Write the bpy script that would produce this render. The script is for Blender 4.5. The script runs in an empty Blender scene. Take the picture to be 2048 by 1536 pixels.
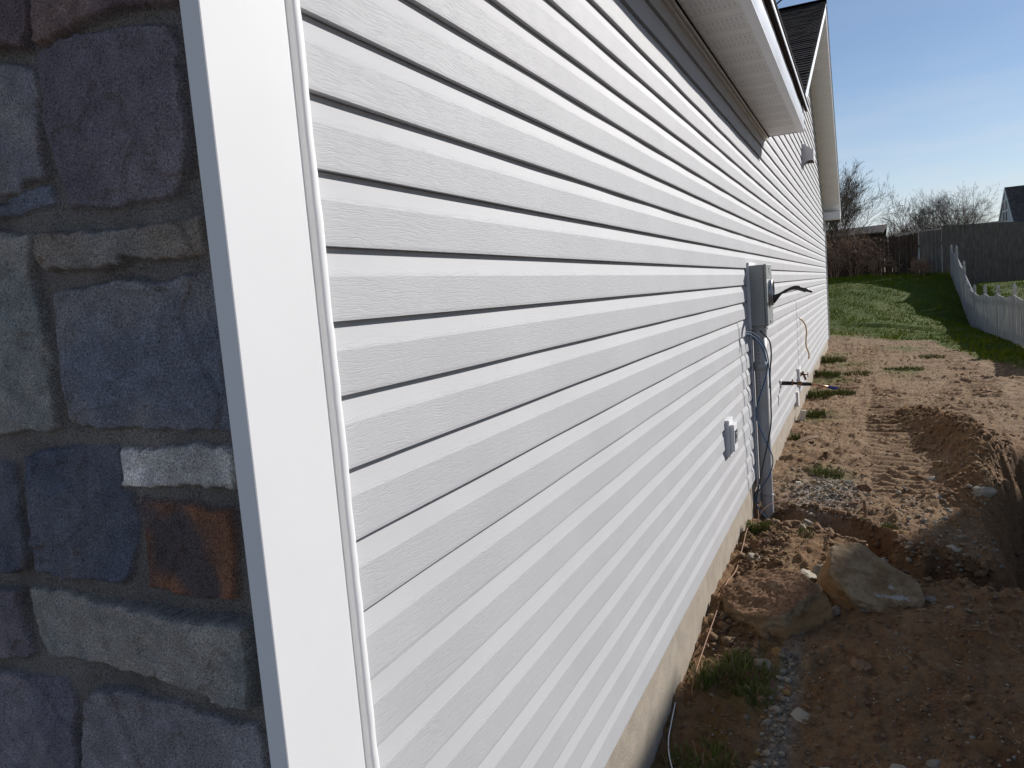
import bpy, bmesh, math, random
import numpy as np
from mathutils import Vector, Matrix, noise as mnoise

SC = bpy.context.scene
COL = SC.collection
H = 1.65                                   # camera height above the dirt by the wall

# ------------------------------------------------------------------ camera
cam_data = bpy.data.cameras.new('camera'); cam = bpy.data.objects.new('camera', cam_data)
COL.objects.link(cam); SC.camera = cam
cam_data.sensor_width = 36.0; cam_data.lens = 27.045
cam_data.clip_start = 0.05; cam_data.clip_end = 3000
cr, cu, cf = (0.908173, 0.410975, -0.079506), (0.028583, 0.128609, 0.991283), (-0.417618, 0.902529, -0.105052)
cam.matrix_world = Matrix(((cr[0], cu[0], -cf[0], 0.7304), (cr[1], cu[1], -cf[1], 0.0),
                           (cr[2], cu[2], -cf[2], H), (0, 0, 0, 1)))

# ------------------------------------------------------------------ sky, sun, exposure
SUN = Vector((0.491, 0.769, 0.409)).normalized()
SUN_EL = math.asin(SUN.z); SUN_AZ = math.atan2(SUN.x, SUN.y)
world = bpy.data.worlds.new('World'); SC.world = world; world.use_nodes = True
wt = world.node_tree; wt.nodes.clear()
def wn(t, **k):
    n = wt.nodes.new(t)
    for a, b in k.items(): setattr(n, a, b)
    return n
wo = wn('ShaderNodeOutputWorld'); wb = wn('ShaderNodeBackground'); wb.inputs[1].default_value = 0.079
sky = wn('ShaderNodeTexSky', sky_type='NISHITA', sun_disc=False, sun_elevation=SUN_EL, sun_rotation=SUN_AZ,
         air_density=1.0, dust_density=0.1, ozone_density=2.5, altitude=200)
# thin cirrus: real cloud brightness added to the sky by direction
tc = wn('ShaderNodeTexCoord'); mp = wn('ShaderNodeMapping'); mp.inputs['Scale'].default_value = (1.1, 1.1, 7.0)
mp.inputs['Rotation'].default_value = (0.1, 0.12, 0.0)
nz = wn('ShaderNodeTexNoise'); nz.inputs['Scale'].default_value = 1.6; nz.inputs['Detail'].default_value = 7; nz.inputs['Roughness'].default_value = 0.55
rmp = wn('ShaderNodeMapRange'); rmp.inputs[1].default_value = 0.38; rmp.inputs[2].default_value = 0.66; rmp.inputs[4].default_value = 0.75
mixc = wn('ShaderNodeMixRGB', blend_type='MIX'); mixc.inputs[2].default_value = (8.0, 8.3, 8.6, 1)
hs = wn('ShaderNodeMixRGB', blend_type='MULTIPLY'); hs.inputs[0].default_value = 1.0; hs.inputs[2].default_value = (1.0, .985, 1.035, 1)
wt.links.new(tc.outputs['Generated'], mp.inputs[0]); wt.links.new(mp.outputs[0], nz.inputs['Vector'])
wt.links.new(nz.outputs[0], rmp.inputs[0]); spz = wn('ShaderNodeSeparateXYZ'); wt.links.new(tc.outputs['Generated'], spz.inputs[0])
lowm = wn('ShaderNodeMapRange'); lowm.inputs[1].default_value = .04; lowm.inputs[2].default_value = .26; lowm.inputs[3].default_value = 1.0; lowm.inputs[4].default_value = .15
mulc = wn('ShaderNodeMath', operation='MULTIPLY'); wt.links.new(spz.outputs[2], lowm.inputs[0]); wt.links.new(lowm.outputs[0], mulc.inputs[0]); wt.links.new(rmp.outputs[0], mulc.inputs[1])
wt.links.new(mulc.outputs[0], mixc.inputs[0])
wt.links.new(sky.outputs[0], mixc.inputs[1]); wt.links.new(mixc.outputs[0], hs.inputs[1])
wt.links.new(hs.outputs[0], wb.inputs[0]); wt.links.new(wb.outputs[0], wo.inputs[0])

sun_data = bpy.data.lights.new('sun', 'SUN'); sun_ob = bpy.data.objects.new('sun', sun_data); COL.objects.link(sun_ob)
sun_data.energy = 5.0; sun_data.angle = math.radians(0.53); sun_data.color = (1.0, 0.968, 0.93)
sun_ob.rotation_euler = (-SUN).to_track_quat('-Z', 'Y').to_euler()
SC.view_settings.view_transform = 'Standard'; SC.view_settings.look = 'None'
SC.cycles.diffuse_bounces = 6; SC.view_settings.gamma = 1.0; SC.view_settings.exposure = 0.17

# ------------------------------------------------------------------ helpers
def tag(o, label=None, cat=None, group=None, kind=None):
    if label: o['label'] = label
    if cat: o['category'] = cat
    if group: o['group'] = group
    if kind: o['kind'] = kind
    return o
def empty(name, loc, label=None, cat=None, group=None):
    o = bpy.data.objects.new(name, None); COL.objects.link(o); o.location = loc; o.empty_display_size = 0.1
    return tag(o, label, cat, group)
def link(name, me, mats, parent=None, smooth=False):
    for m in (mats if isinstance(mats, (list, tuple)) else [mats]): me.materials.append(m)
    if smooth: me.polygons.foreach_set('use_smooth', [True]*len(me.polygons))
    o = bpy.data.objects.new(name, me); COL.objects.link(o)
    if parent is not None:
        o.parent = parent; o.matrix_parent_inverse = Matrix.Translation(-Vector(parent.location))
    return o
class MB:
    """mesh builder in world coordinates; build() links one mesh object"""
    def __init__(s): s.v = []; s.f = []; s.m = []
    def add(s, vs, fs, mi=0):
        b = len(s.v); s.v += [tuple(p) for p in vs]; s.f += [tuple(b+i for i in f) for f in fs]; s.m += [mi]*len(fs)
    def box(s, x0, x1, y0, y1, z0, z1, mi=0, bev=0.0, M=None):
        x0, x1 = min(x0, x1), max(x0, x1); y0, y1 = min(y0, y1), max(y0, y1); z0, z1 = min(z0, z1), max(z0, z1)
        bm = bmesh.new(); bmesh.ops.create_cube(bm, size=1.0)
        for v in bm.verts: v.co = Vector(((x0+x1)/2+v.co.x*(x1-x0), (y0+y1)/2+v.co.y*(y1-y0), (z0+z1)/2+v.co.z*(z1-z0)))
        if bev > 0: bmesh.ops.bevel(bm, geom=bm.edges[:], offset=bev, segments=2, profile=0.5, affect='EDGES')
        s.bm(bm, mi, M)
    def bm(s, bm, mi=0, M=None):
        bm.verts.index_update()
        vs = [(M @ v.co if M else v.co) for v in bm.verts]
        s.add(vs, [[v.index for v in f.verts] for f in bm.faces], mi); bm.free()
    def quad(s, a, b, c, d, mi=0): s.add([a, b, c, d], [(0, 1, 2, 3)], mi)
    def slab(s, pts, n, t, mi=0):
        """polygon pts extruded by -n*t"""
        k = len(pts); n = Vector(n); P = [Vector(p) for p in pts]; Q = [p-n*t for p in P]
        s.add(P+Q, [tuple(range(k)), tuple(range(2*k-1, k-1, -1))] + [(i, k+i, k+(i+1) % k, (i+1) % k) for i in range(k)], mi)
    def tube(s, pts, r, n=8, mi=0, cap=True):
        pts = [Vector(p) for p in pts]; k = len(pts)
        rs = r if isinstance(r, (list, tuple)) else [r]*k
        t0 = (pts[1]-pts[0]).normalized(); up = Vector((0, 0, 1)) if abs(t0.z) < .9 else Vector((1, 0, 0))
        a = t0.cross(up).normalized(); vs = []
        for i, p in enumerate(pts):
            t = (pts[min(i+1, k-1)]-pts[max(i-1, 0)])
            t = t.normalized() if t.length > 1e-9 else t0
            a = (a-t*a.dot(t)); a = a.normalized() if a.length > 1e-6 else t.orthogonal().normalized()
            b = t.cross(a)
            for j in range(n):
                w = 2*math.pi*j/n; vs.append(p+a*math.cos(w)*rs[i]+b*math.sin(w)*rs[i])
        fs = [(i*n+j, i*n+(j+1) % n, (i+1)*n+(j+1) % n, (i+1)*n+j) for i in range(k-1) for j in range(n)]
        if cap: fs += [tuple(range(n-1, -1, -1)), tuple((k-1)*n+j for j in range(n))]
        s.add(vs, fs, mi)
    def build(s, name, mats, parent=None, smooth=False):
        me = bpy.data.meshes.new(name); me.from_pydata(s.v, [], s.f)
        if any(s.m): me.polygons.foreach_set('material_index', s.m)
        me.update()
        bm = bmesh.new(); bm.from_mesh(me); bmesh.ops.recalc_face_normals(bm, faces=bm.faces[:]); bm.to_mesh(me); bm.free()
        return link(name, me, mats, parent, smooth)
def spline(pts, n=8):
    """catmull-rom through pts"""
    P = [Vector(p) for p in pts]; P = [P[0]*2-P[1]]+P+[P[-1]*2-P[-2]]; out = []
    for i in range(1, len(P)-2):
        for k in range(n):
            t = k/n
            out.append(0.5*((2*P[i])+(P[i+1]-P[i-1])*t+(2*P[i-1]-5*P[i]+4*P[i+1]-P[i+2])*t*t+(3*P[i]-P[i-1]-3*P[i+1]+P[i+2])*t**3))
    out.append(P[-2]); return out

_rng = np.random.RandomState(7); _T = _rng.rand(256, 256)
def vnoise(x, y):
    xi = np.floor(x).astype(int); yi = np.floor(y).astype(int); fx = x-xi; fy = y-yi
    fx = fx*fx*(3-2*fx); fy = fy*fy*(3-2*fy)
    a = _T[xi & 255, yi & 255]; b = _T[(xi+1) & 255, yi & 255]; c = _T[xi & 255, (yi+1) & 255]; d = _T[(xi+1) & 255, (yi+1) & 255]
    return (a*(1-fx)+b*fx)*(1-fy)+(c*(1-fx)+d*fx)*fy - 0.5
def fbm(x, y, o=4, g=.5):
    s = 0; a = 1.0
    for i in range(o):
        s = s+a*vnoise(x*2**i+17.3*i, y*2**i+31.7*i); a *= g
    return s
def sstep(a, b, x): t = np.clip((x-a)/(b-a), 0, 1); return t*t*(3-2*t)
def grid_mesh(name, X, Y, Z, nrm_flip=False):
    ny, nx = X.shape
    me = bpy.data.meshes.new(name); me.vertices.add(nx*ny)
    co = np.stack([X, Y, Z], -1).reshape(-1).astype(np.float32); me.vertices.foreach_set('co', co)
    i = np.arange((ny-1)*(nx-1)); r = i//(nx-1); c = i % (nx-1); a = r*nx+c
    q = np.stack([a, a+1, a+nx+1, a+nx] if not nrm_flip else [a, a+nx, a+nx+1, a+1], -1).reshape(-1)
    nf = len(i); me.loops.add(nf*4); me.loops.foreach_set('vertex_index', q.astype(np.int32))
    me.polygons.add(nf); me.polygons.foreach_set('loop_start', np.arange(0, nf*4, 4, dtype=np.int32))
    me.polygons.foreach_set('loop_total', np.full(nf, 4, dtype=np.int32))
    me.update(calc_edges=True); return me

# ------------------------------------------------------------------ materials
def newmat(name):
    m = bpy.data.materials.new(name); m.use_nodes = True; nt = m.node_tree
    b = nt.nodes['Principled BSDF']; b.inputs['Specular IOR Level'].default_value = 0.3
    return m, nt, b
def N(nt, t, ins=None, **k):
    n = nt.nodes.new(t)
    for a, v in k.items(): setattr(n, a, v)
    for a, v in (ins or {}).items():
        if isinstance(v, bpy.types.NodeSocket): nt.links.new(v, n.inputs[a])
        else: n.inputs[a].default_value = v
    return n
def L4(c): return (c[0], c[1], c[2], 1.0)
def coords(nt, scale=(1, 1, 1), rot=(0, 0, 0)):
    g = N(nt, 'ShaderNodeNewGeometry'); return N(nt, 'ShaderNodeMapping', {0: g.outputs['Position'], 'Scale': scale, 'Rotation': rot}).outputs[0]
def mat(name, c1, c2=None, scale=6, rough=.6, bump=0, bscale=60, bstretch=(1, 1, 1), stretch=(1, 1, 1), metal=0, spec=.3, detail=5, lo=.35, hi=.65, bdist=.002):
    m, nt, b = newmat(name); b.inputs['Roughness'].default_value = rough; b.inputs['Metallic'].default_value = metal
    b.inputs['Specular IOR Level'].default_value = spec
    if c2 is None: c2 = tuple(x*.85 for x in c1)
    n = N(nt, 'ShaderNodeTexNoise', {'Vector': coords(nt, stretch), 'Scale': scale, 'Detail': detail, 'Roughness': .6})
    mr = N(nt, 'ShaderNodeMapRange', {0: n.outputs[0], 1: lo, 2: hi})
    mx = N(nt, 'ShaderNodeMixRGB', {0: mr.outputs[0], 1: L4(c1), 2: L4(c2)}); nt.links.new(mx.outputs[0], b.inputs['Base Color'])
    if bump > 0:
        nb = N(nt, 'ShaderNodeTexNoise', {'Vector': coords(nt, bstretch), 'Scale': bscale, 'Detail': 5, 'Roughness': .65})
        bp = N(nt, 'ShaderNodeBump', {'Height': nb.outputs[0], 'Strength': bump, 'Distance': bdist}); nt.links.new(bp.outputs[0], b.inputs['Normal'])
    return m

M_white = mat('white_vinyl_trim', (.765, .76, .755), (.735, .73, .725), 3, .6, .08, 25, spec=.18)
M_soffit = mat('soffit_vinyl', (.88, .87, .84), (.84, .83, .80), 5, .5, .05, 60)
M_alu = mat('white_aluminium', (.84, .85, .87), (.78, .79, .81), 4, .35, .12, 14, (1, 1, 1), spec=.5)
M_concrete = mat('foundation_concrete', (.42, .36, .285), (.33, .28, .22), 9, .85, .6, 120, bdist=.004)
M_shingle = mat('dark_shingles', (.058, .050, .048), (.024, .021, .020), 30, .95, .9, 160, stretch=(.6, 1, 1), bdist=.003, spec=.05)
M_shingle2 = mat('brown_grey_shingles', (.13, .115, .10), (.07, .062, .055), 5, .95, spec=.05)
M_bwood = mat('bare_sub_fascia_wood', (.07, .04, .03), (.04, .025, .02), 12, .8)
M_meter = mat('grey_enamel_steel', (.31, .325, .315), (.28, .29, .28), 6, .42, .05, 40, spec=.5)
M_pvc = mat('grey_pvc', (.44, .44, .435), (.40, .395, .39), 5, .38, .05, 30, spec=.45)
M_black = mat('black_rubber', (.018, .018, .02), (.03, .03, .032), 12, .35, spec=.6)
M_blackm = mat('matte_black_foam', (.02, .02, .022), (.035, .034, .033), 20, .8, .3, 90)
M_blue = mat('blue_cable', (.025, .085, .20), (.035, .11, .24), 8, .6, spec=.2)
M_yellow = mat('yellow_cable', (.60, .36, .10), (.5, .28, .08), 8, .5)
M_orange = mat('orange_cable', (.34, .16, .085), (.26, .13, .08), 6, .55)
M_brass = mat('weathered_brass', (.24, .13, .06), (.15, .085, .05), 60, .5, .3, 80, metal=.5)
M_copper = mat('copper_pipe', (.42, .2, .11), (.5, .3, .2), 40, .35, metal=.8)
M_bluetape = mat('blue_tape', (.03, .04, .2), (.05, .06, .25), 50, .6)
M_steel = mat('galvanised_steel', (.42, .43, .45), (.34, .35, .37), 30, .4, metal=.7)
M_wood = mat('weathered_board', (.24, .15, .085), (.16, .095, .055), 30, .8, .3, 80, (1, 6, 6))
M_cream = mat('cream_foam', (.75, .72, .6), (.7, .66, .54), 12, .8)
M_picket = mat('weathered_white_paint', (.50, .485, .455), (.22, .21, .195), 9, .85, .5, 30, (1, 1, .15), (3, 3, .3), lo=.42, hi=.68)
M_fdark = mat('old_brown_fence_wood', (.10, .066, .042), (.045, .032, .024), 7, .9, .4, 40, (1, 1, .1), (3, 3, .4))
M_fgrey = mat('grey_fence_wood', (.175, .15, .125), (.10, .085, .072), 6, .9, .4, 40, (1, 1, .1), (3, 3, .45))
M_bark = mat('bare_bark', (.20, .155, .125), (.12, .095, .078), 8, .9)
M_bark2 = mat('reddish_bark', (.20, .14, .10), (.10, .065, .05), 8, .9)
M_vine = mat('dry_vines', (.42, .29, .19), (.25, .13, .08), 9, .85)
M_glass = mat('dark_window_glass', (.02, .025, .03), (.03, .035, .04), 3, .12, spec=.8)
M_hwall = mat('white_clapboard', (.70, .72, .74), (.62, .64, .67), 2, .6)
M_nwall = mat('neighbour_siding', (.78, .75, .69), (.72, .69, .63), 2, .6)
M_grass = mat('grass_blades', (.095, .155, .006), (.19, .205, .012), 1.3, .95, spec=.0)
M_grass2 = mat('tuft_blades', (.075, .115, .025), (.16, .165, .05), 14, .8, spec=.08)
M_straw = mat('dry_straw', (.34, .26, .15), (.22, .16, .09), 30, .8)
STONES = [
 ('purple',[(-0.31,2.052),(-0.208,2.055),(-0.058,2.038),(-0.046,2.01),(-0.047,1.967),(-0.044,1.906),(-0.058,1.852),(-0.083,1.82),(-0.176,1.824),(-0.265,1.828),(-0.298,1.831),(-0.313,1.95),(-0.317,2.019)]),
 ('brown',[(-0.315,2.059),(-0.302,2.096),(-0.294,2.153),(-0.032,2.09),(-0.046,2.058),(-0.093,2.062),(-0.149,2.067),(-0.21,2.065),(-0.27,2.053)]),
 ('brown',[(-0.415,2.183),(-0.305,2.156),(-0.314,2.099),(-0.332,2.061),(-0.375,2.068),(-0.442,2.078)]),
 ('bluegray',[(-0.445,2.066),(-0.378,2.051),(-0.326,2.037),(-0.329,2.001),(-0.33,1.946),(-0.331,1.891),(-0.333,1.878),(-0.373,1.879),(-0.389,1.862),(-0.423,1.862),(-0.493,1.871)]),
 ('blue',[(-0.425,1.855),(-0.381,1.869),(-0.326,1.872),(-0.326,1.844),(-0.36,1.838),(-0.43,1.833),(-0.501,1.84),(-0.496,1.86)]),
 ('tan',[(-0.359,1.805),(-0.22,1.797),(-0.124,1.796),(-0.047,1.798),(-0.048,1.775),(-0.049,1.742),(-0.115,1.743),(-0.192,1.752),(-0.201,1.741),(-0.282,1.745),(-0.348,1.743),(-0.357,1.752),(-0.362,1.781)]),
 ('green',[(-0.529,1.828),(-0.434,1.816),(-0.38,1.808),(-0.388,1.74),(-0.378,1.68),(-0.372,1.605),(-0.382,1.511),(-0.434,1.509),(-0.508,1.505),(-0.611,1.508)]),
 ('blue',[(-0.339,1.721),(-0.256,1.723),(-0.189,1.726),(-0.11,1.717),(-0.091,1.724),(-0.043,1.716),(-0.039,1.691),(-0.044,1.633),(-0.046,1.594),(-0.045,1.514),(-0.045,1.504),(-0.1,1.507),(-0.175,1.516),(-0.276,1.516),(-0.34,1.521),(-0.341,1.56),(-0.344,1.604),(-0.338,1.677)]),
 ('darkblue',[(-0.469,1.472),(-0.416,1.484),(-0.357,1.491),(-0.258,1.491),(-0.265,1.423),(-0.238,1.417),(-0.24,1.368),(-0.256,1.322),(-0.28,1.278),(-0.313,1.275),(-0.48,1.278),(-0.478,1.339),(-0.48,1.404)]),
 ('darkblue',[(-0.621,1.466),(-0.518,1.463),(-0.504,1.46),(-0.507,1.403),(-0.504,1.362),(-0.5,1.297),(-0.506,1.281),(-0.562,1.275),(-0.672,1.267)]),
 ('white',[(-0.255,1.487),(-0.179,1.491),(-0.121,1.494),(-0.085,1.489),(-0.043,1.486),(-0.038,1.46),(-0.044,1.429),(-0.077,1.428),(-0.104,1.432),(-0.151,1.43),(-0.18,1.432),(-0.21,1.428),(-0.254,1.43),(-0.253,1.463)]),
 ('rust',[(-0.228,1.415),(-0.164,1.411),(-0.108,1.404),(-0.054,1.405),(-0.053,1.378),(-0.055,1.329),(-0.061,1.271),(-0.121,1.27),(-0.189,1.271),(-0.232,1.271),(-0.23,1.324),(-0.23,1.368)]),
 ('green',[(-0.519,1.251),(-0.43,1.257),(-0.351,1.248),(-0.265,1.247),(-0.193,1.248),(-0.106,1.246),(-0.033,1.248),(-0.035,1.19),(-0.046,1.116),(-0.108,1.121),(-0.163,1.132),(-0.244,1.135),(-0.351,1.141),(-0.456,1.139),(-0.499,1.138),(-0.512,1.162),(-0.515,1.204)]),
 ('purple',[(-0.679,1.24),(-0.531,1.254),(-0.535,1.202),(-0.525,1.16),(-0.526,1.143),(-0.552,1.127),(-0.6,1.118),(-0.714,1.101)]),
 ('purple2',[(-0.718,1.087),(-0.604,1.1),(-0.525,1.103),(-0.451,1.106),(-0.438,1.079),(-0.44,1.045),(-0.449,0.941),(-0.464,0.868),(-0.792,0.795)]),
 ('gray',[(-0.414,1.082),(-0.381,1.1),(-0.291,1.107),(-0.219,1.1),(-0.131,1.095),(-0.057,1.093),(-0.046,1.072),(-0.045,1.021),(-0.049,0.961),(-0.452,0.871),(-0.432,0.995)]),
]

# siding: light grey vinyl with embossed wood grain on the flat of every course
EXP = 0.1143                              # course exposure
Z3 = 0.1069 + H                           # height of a butt edge (course index 3)
def siding_material():
    m, nt, b = newmat('grey_vinyl_siding'); b.inputs['Roughness'].default_value = .62; b.inputs['Specular IOR Level'].default_value = .12
    g = N(nt, 'ShaderNodeNewGeometry'); sp = N(nt, 'ShaderNodeSeparateXYZ', {0: g.outputs['Position']})
    a = N(nt, 'ShaderNodeMath', {0: sp.outputs[2], 1: Z3}, operation='SUBTRACT')
    d = N(nt, 'ShaderNodeMath', {0: a.outputs[0], 1: EXP}, operation='DIVIDE')
    fr = N(nt, 'ShaderNodeMath', {0: d.outputs[0]}, operation='FRACT')
    fl = N(nt, 'ShaderNodeMath', {0: d.outputs[0]}, operation='FLOOR')
    msk = N(nt, 'ShaderNodeMapRange', {0: fr.outputs[0], 1: .60, 2: .72, 3: 1.0, 4: .16})
    off = N(nt, 'ShaderNodeMath', {0: fl.outputs[0], 1: 3.71}, operation='MULTIPLY')
    yy = N(nt, 'ShaderNodeMath', {0: sp.outputs[1], 1: off.outputs[0]}, operation='ADD')
    cmb = N(nt, 'ShaderNodeCombineXYZ', {0: 0.0, 1: yy.outputs[0], 2: sp.outputs[2]})
    # slow wander that bends the grain
    w = N(nt, 'ShaderNodeTexNoise', {'Vector': cmb.outputs[0], 'Scale': 9.0, 'Detail': 2})
    wv = N(nt, 'ShaderNodeMath', {0: w.outputs[0], 1: .022}, operation='MULTIPLY')
    z2 = N(nt, 'ShaderNodeMath', {0: sp.outputs[2], 1: wv.outputs[0]}, operation='ADD')
    cm2 = N(nt, 'ShaderNodeCombineXYZ', {0: 0.0, 1: yy.outputs[0], 2: z2.outputs[0]})
    def ridge(sy, sz, det, wid):
        mp = N(nt, 'ShaderNodeMapping', {0: cm2.outputs[0], 'Scale': (1, sy, sz)})
        n = N(nt, 'ShaderNodeTexNoise', {'Vector': mp.outputs[0], 'Scale': 1.0, 'Detail': det, 'Roughness': .55})
        s = N(nt, 'ShaderNodeMath', {0: n.outputs[0], 1: .5}, operation='SUBTRACT'); ab = N(nt, 'ShaderNodeMath', {0: s.outputs[0]}, operation='ABSOLUTE')
        return N(nt, 'ShaderNodeMapRange', {0: ab.outputs[0], 1: 0.0, 2: wid, 3: 0.0, 4: 1.0}).outputs[0]
    r1 = ridge(7, 170, 2, .04); r2 = ridge(18, 380, 3, .10)
    h1 = N(nt, 'ShaderNodeMath', {0: r1, 1: 1.0}, operation='MULTIPLY'); h2 = N(nt, 'ShaderNodeMath', {0: r2, 1: .28}, operation='MULTIPLY')
    hh = N(nt, 'ShaderNodeMath', {0: h1.outputs[0], 1: h2.outputs[0]}, operation='ADD')
    hm = N(nt, 'ShaderNodeMath', {0: hh.outputs[0], 1: msk.outputs[0]}, operation='MULTIPLY')
    bp = N(nt, 'ShaderNodeBump', {'Height': hm.outputs[0], 'Strength': .34, 'Distance': .0010}); nt.links.new(bp.outputs[0], b.inputs['Normal'])
    lg = N(nt, 'ShaderNodeTexNoise', {'Vector': cmb.outputs[0], 'Scale': 3.0, 'Detail': 4})
    mr = N(nt, 'ShaderNodeMapRange', {0: lg.outputs[0], 1: .35, 2: .65})
    mx = N(nt, 'ShaderNodeMixRGB', {0: mr.outputs[0], 1: (.505, .50, .505, 1), 2: (.48, .475, .48, 1)})
    nt.links.new(mx.outputs[0], b.inputs['Base Color']); return m
M_siding = siding_material()

# ------------------------------------------------------------------ the ground: one height field
XC = np.array([-.3, 0.0, 3.8, 4.6, 9.0])
YC = np.array([-6, 2.5, 3, 4, 5, 6.7, 9, 12, 15, 18, 20, 23, 25.3, 27, 28, 28.9, 30.36, 31.75, 33.2, 34.5, 40, 60, 400.])
Z0 = np.array([-1.74, -1.72, -1.67, -1.60, -1.63, -1.62, -1.61, -1.58, -1.58, -1.57, -1.56, -1.50, -1.24, -.96, -.80, -.66, -.36, -.22, -.12, -.08, -.1, -.1, 0])
Z1 = np.array([-1.74, -1.73, -1.73, -1.73, -1.74, -1.76, -1.77, -1.77, -1.78, -1.80, -1.82, -1.86, -1.89, -1.92, -1.94, -1.68, -1.22, -.84, -.44, -.25, -.2, -.1, 0])
Z2 = np.array([-1.74, -1.73, -1.73, -1.73, -1.74, -1.76, -1.75, -1.74, -1.66, -1.56, -1.45, -1.20, -1.03, -.90, -.80, -.73, -.62, -.72, -.88, -.92, -.9, -.4, 0])
def polyd(x, y, P):
    """distance to polyline P [(x,y,w)], returns (dist, interpolated w)"""
    best = np.full(np.shape(x), 1e9); ww = np.zeros(np.shape(x))
    for (ax, ay, aw), (bx, by, bw) in zip(P[:-1], P[1:]):
        dx, dy = bx-ax, by-ay; t = np.clip(((x-ax)*dx+(y-ay)*dy)/(dx*dx+dy*dy), 0, 1)
        d = np.hypot(x-ax-t*dx, y-ay-t*dy); k = d < best; best = np.where(k, d, best); ww = np.where(k, aw+(bw-aw)*t, ww)
    return best, ww
TRENCH = [(-.05, 5.42, .10), (.18, 5.40, .13), (.43, 5.34, .14), (.6, 5.27, .16), (.78, 5.0, .14), (.92, 4.74, .19), (1.1, 4.78, .27), (1.45, 4.8, .36), (1.9, 4.9, .4)]
RIDGE = [(1.25, 9.9, .06), (1.45, 9.0, .19), (1.60, 8.1, .28), (1.58, 7.2, .28), (1.48, 6.45, .18), (1.40, 6.1, .06)]
TRK1 = [(.95, 6.2, .19), (.93, 8, .20), (.92, 9.5, .19), (.98, 12, .17)]
TRK2 = [(1.16, 7.9, .13), (1.4, 9.2, .2), (1.75, 11.2, .2), (2.0, 13, .2)]
TRK3 = [(2.15, 11.6, .2), (2.25, 13.4, .22), (2.1, 17.5, .2)]
TRK4 = [(2.85, 11.6, .2), (2.95, 13.4, .22), (2.8, 17.0, .2)]
TRK5 = [(.45, 12.2, .18), (.62, 15.5, .18), (.9, 19.5, .18)]
def gh(x, y, fine=True):
    x = np.asarray(x, float); y = np.asarray(y, float)
    a = np.interp(y, YC, Z0); b = np.interp(y, YC, Z1); c = np.interp(y, YC, Z2)
    t = np.clip(x/3.8, 0, 1); t = np.where(y > 24, t**1.6, t)
    z = a*(1-t)+b*t; s = sstep(3.85, 4.35, x); z = z*(1-s)+c*s
    far = 1-sstep(20, 40, np.hypot(x, y))
    lawn = sstep(19, 23, y)
    rough = (1-.45*lawn)*(1-.42*sstep(5.8, 8.5, y)*sstep(.3, .6, x))
    if fine:
        for P in (TRK1, TRK2, TRK3, TRK4): d, w = polyd(x, y, P); rough = rough*(1-.75*sstep(-.05, .03, w-d))
    z = z+.07*fbm(x*.7, y*.7, 3)*far*sstep(1.6, 3.2, y+x)
    if fine:
        z = z+rough*far*(.036*fbm(x*3.1+5, y*3.1, 3)*sstep(-.1, .4, x)+.022*fbm(x*10, y*10, 4, .6)-.022*np.abs(fbm(x*21+9, y*18, 4, .65)))
        clod = np.abs(fbm(x*8+3, y*8+40, 4, .6)); z = z+.07*np.clip(clod-.27, 0, 1)*(1-lawn)*far
    # bench of soil by the pipe, dip by the wall
    z = z+.06*np.exp(-((x-.30)**2/.06+(y-4.85)**2/.10))
    z = z-.12*np.exp(-((x-.12)**2/.008+(y-4.20)**2/.020))
    z = z+.05*np.exp(-((x-.68)**2/.03+(y-3.5)**2/.02))*(1 if fine else 0)
    # trench
    d, w = polyd(x, y, TRENCH); w = w+.08*fbm(x*5, y*5, 4)+(.03*fbm(x*22, y*22, 3) if fine else 0)
    z = z-(.30+.06*fbm(x*9, y*9, 2))*sstep(-.03, .10+.10*sstep(.8, 1.2, x), w-d)
    z = z-.15*np.exp(-((x-.09)**2/.010+(y-5.60)**2/.022))
    # pit on the right
    ex = np.interp(y, [4.0, 4.2, 4.4, 4.7, 5.1, 5.6, 6.1, 6.8, 7.4, 7.7, 8.04, 8.5, 9.0], [4.0, 2.4, 1.50, 1.42, 1.43, 1.46, 1.47, 1.56, 1.70, 1.78, 2.05, 2.7, 4.5])
    ex = ex+.13*fbm(x*3+8, y*4, 4)
    z = z-.95*sstep(-.05, .34, x-ex)*(1+.12*fbm(x*7, y*7, 3))*(1-sstep(3.0, 3.4, x))
    z = z-.10*sstep(-.45, .05, x-ex)*sstep(4.4, 5.2, y)*(1-sstep(5.8, 6.4, y))
    # spoil ridge with bucket teeth marks
    d, w = polyd(x, y, RIDGE); g = np.exp(-(d/.24)**2)
    z = z+w*g*(1+.25*fbm(x*7, y*7, 3))
    if fine: z = z+g*.026*np.sin((y*1.0+x*.75)*62+3*fbm(x*5, y*5, 2))*sstep(.2, .7, g)
    # crawler track ribs
    if fine:
        for P, sl in ((TRK1, .12), (TRK2, -.25), (TRK3, .05), (TRK4, .05), (TRK5, .15)):
            d, w = polyd(x, y, P); k = sstep(-.03, .03, w-d)*(.55+.45*sstep(-.12, .12, fbm(x*2.2+3, y*1.7, 2)))
            ph = ((y+sl*x+.05*fbm(x*4, y*4, 2))/.170) % 1.0
            z = z+k*(.066*np.where(ph < .6, ph/.6, (1-ph)/.4)-.048)
    return z+H
def lawn_mask(x, y):
    e = np.interp(x, [-9, -.3, 1.0, 2.2, 2.5, 3.0, 3.4, 3.8, 5], [24, 23.0, 22.0, 20.6, 17.4, 14.6, 12.4, 11, 9])
    return sstep(-1.3, 1.3, (y-e)+2.4*fbm(x*1.1+2, y*.55, 4))
def gz(x, y): return float(gh(np.array([x]), np.array([y]))[0])

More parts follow.
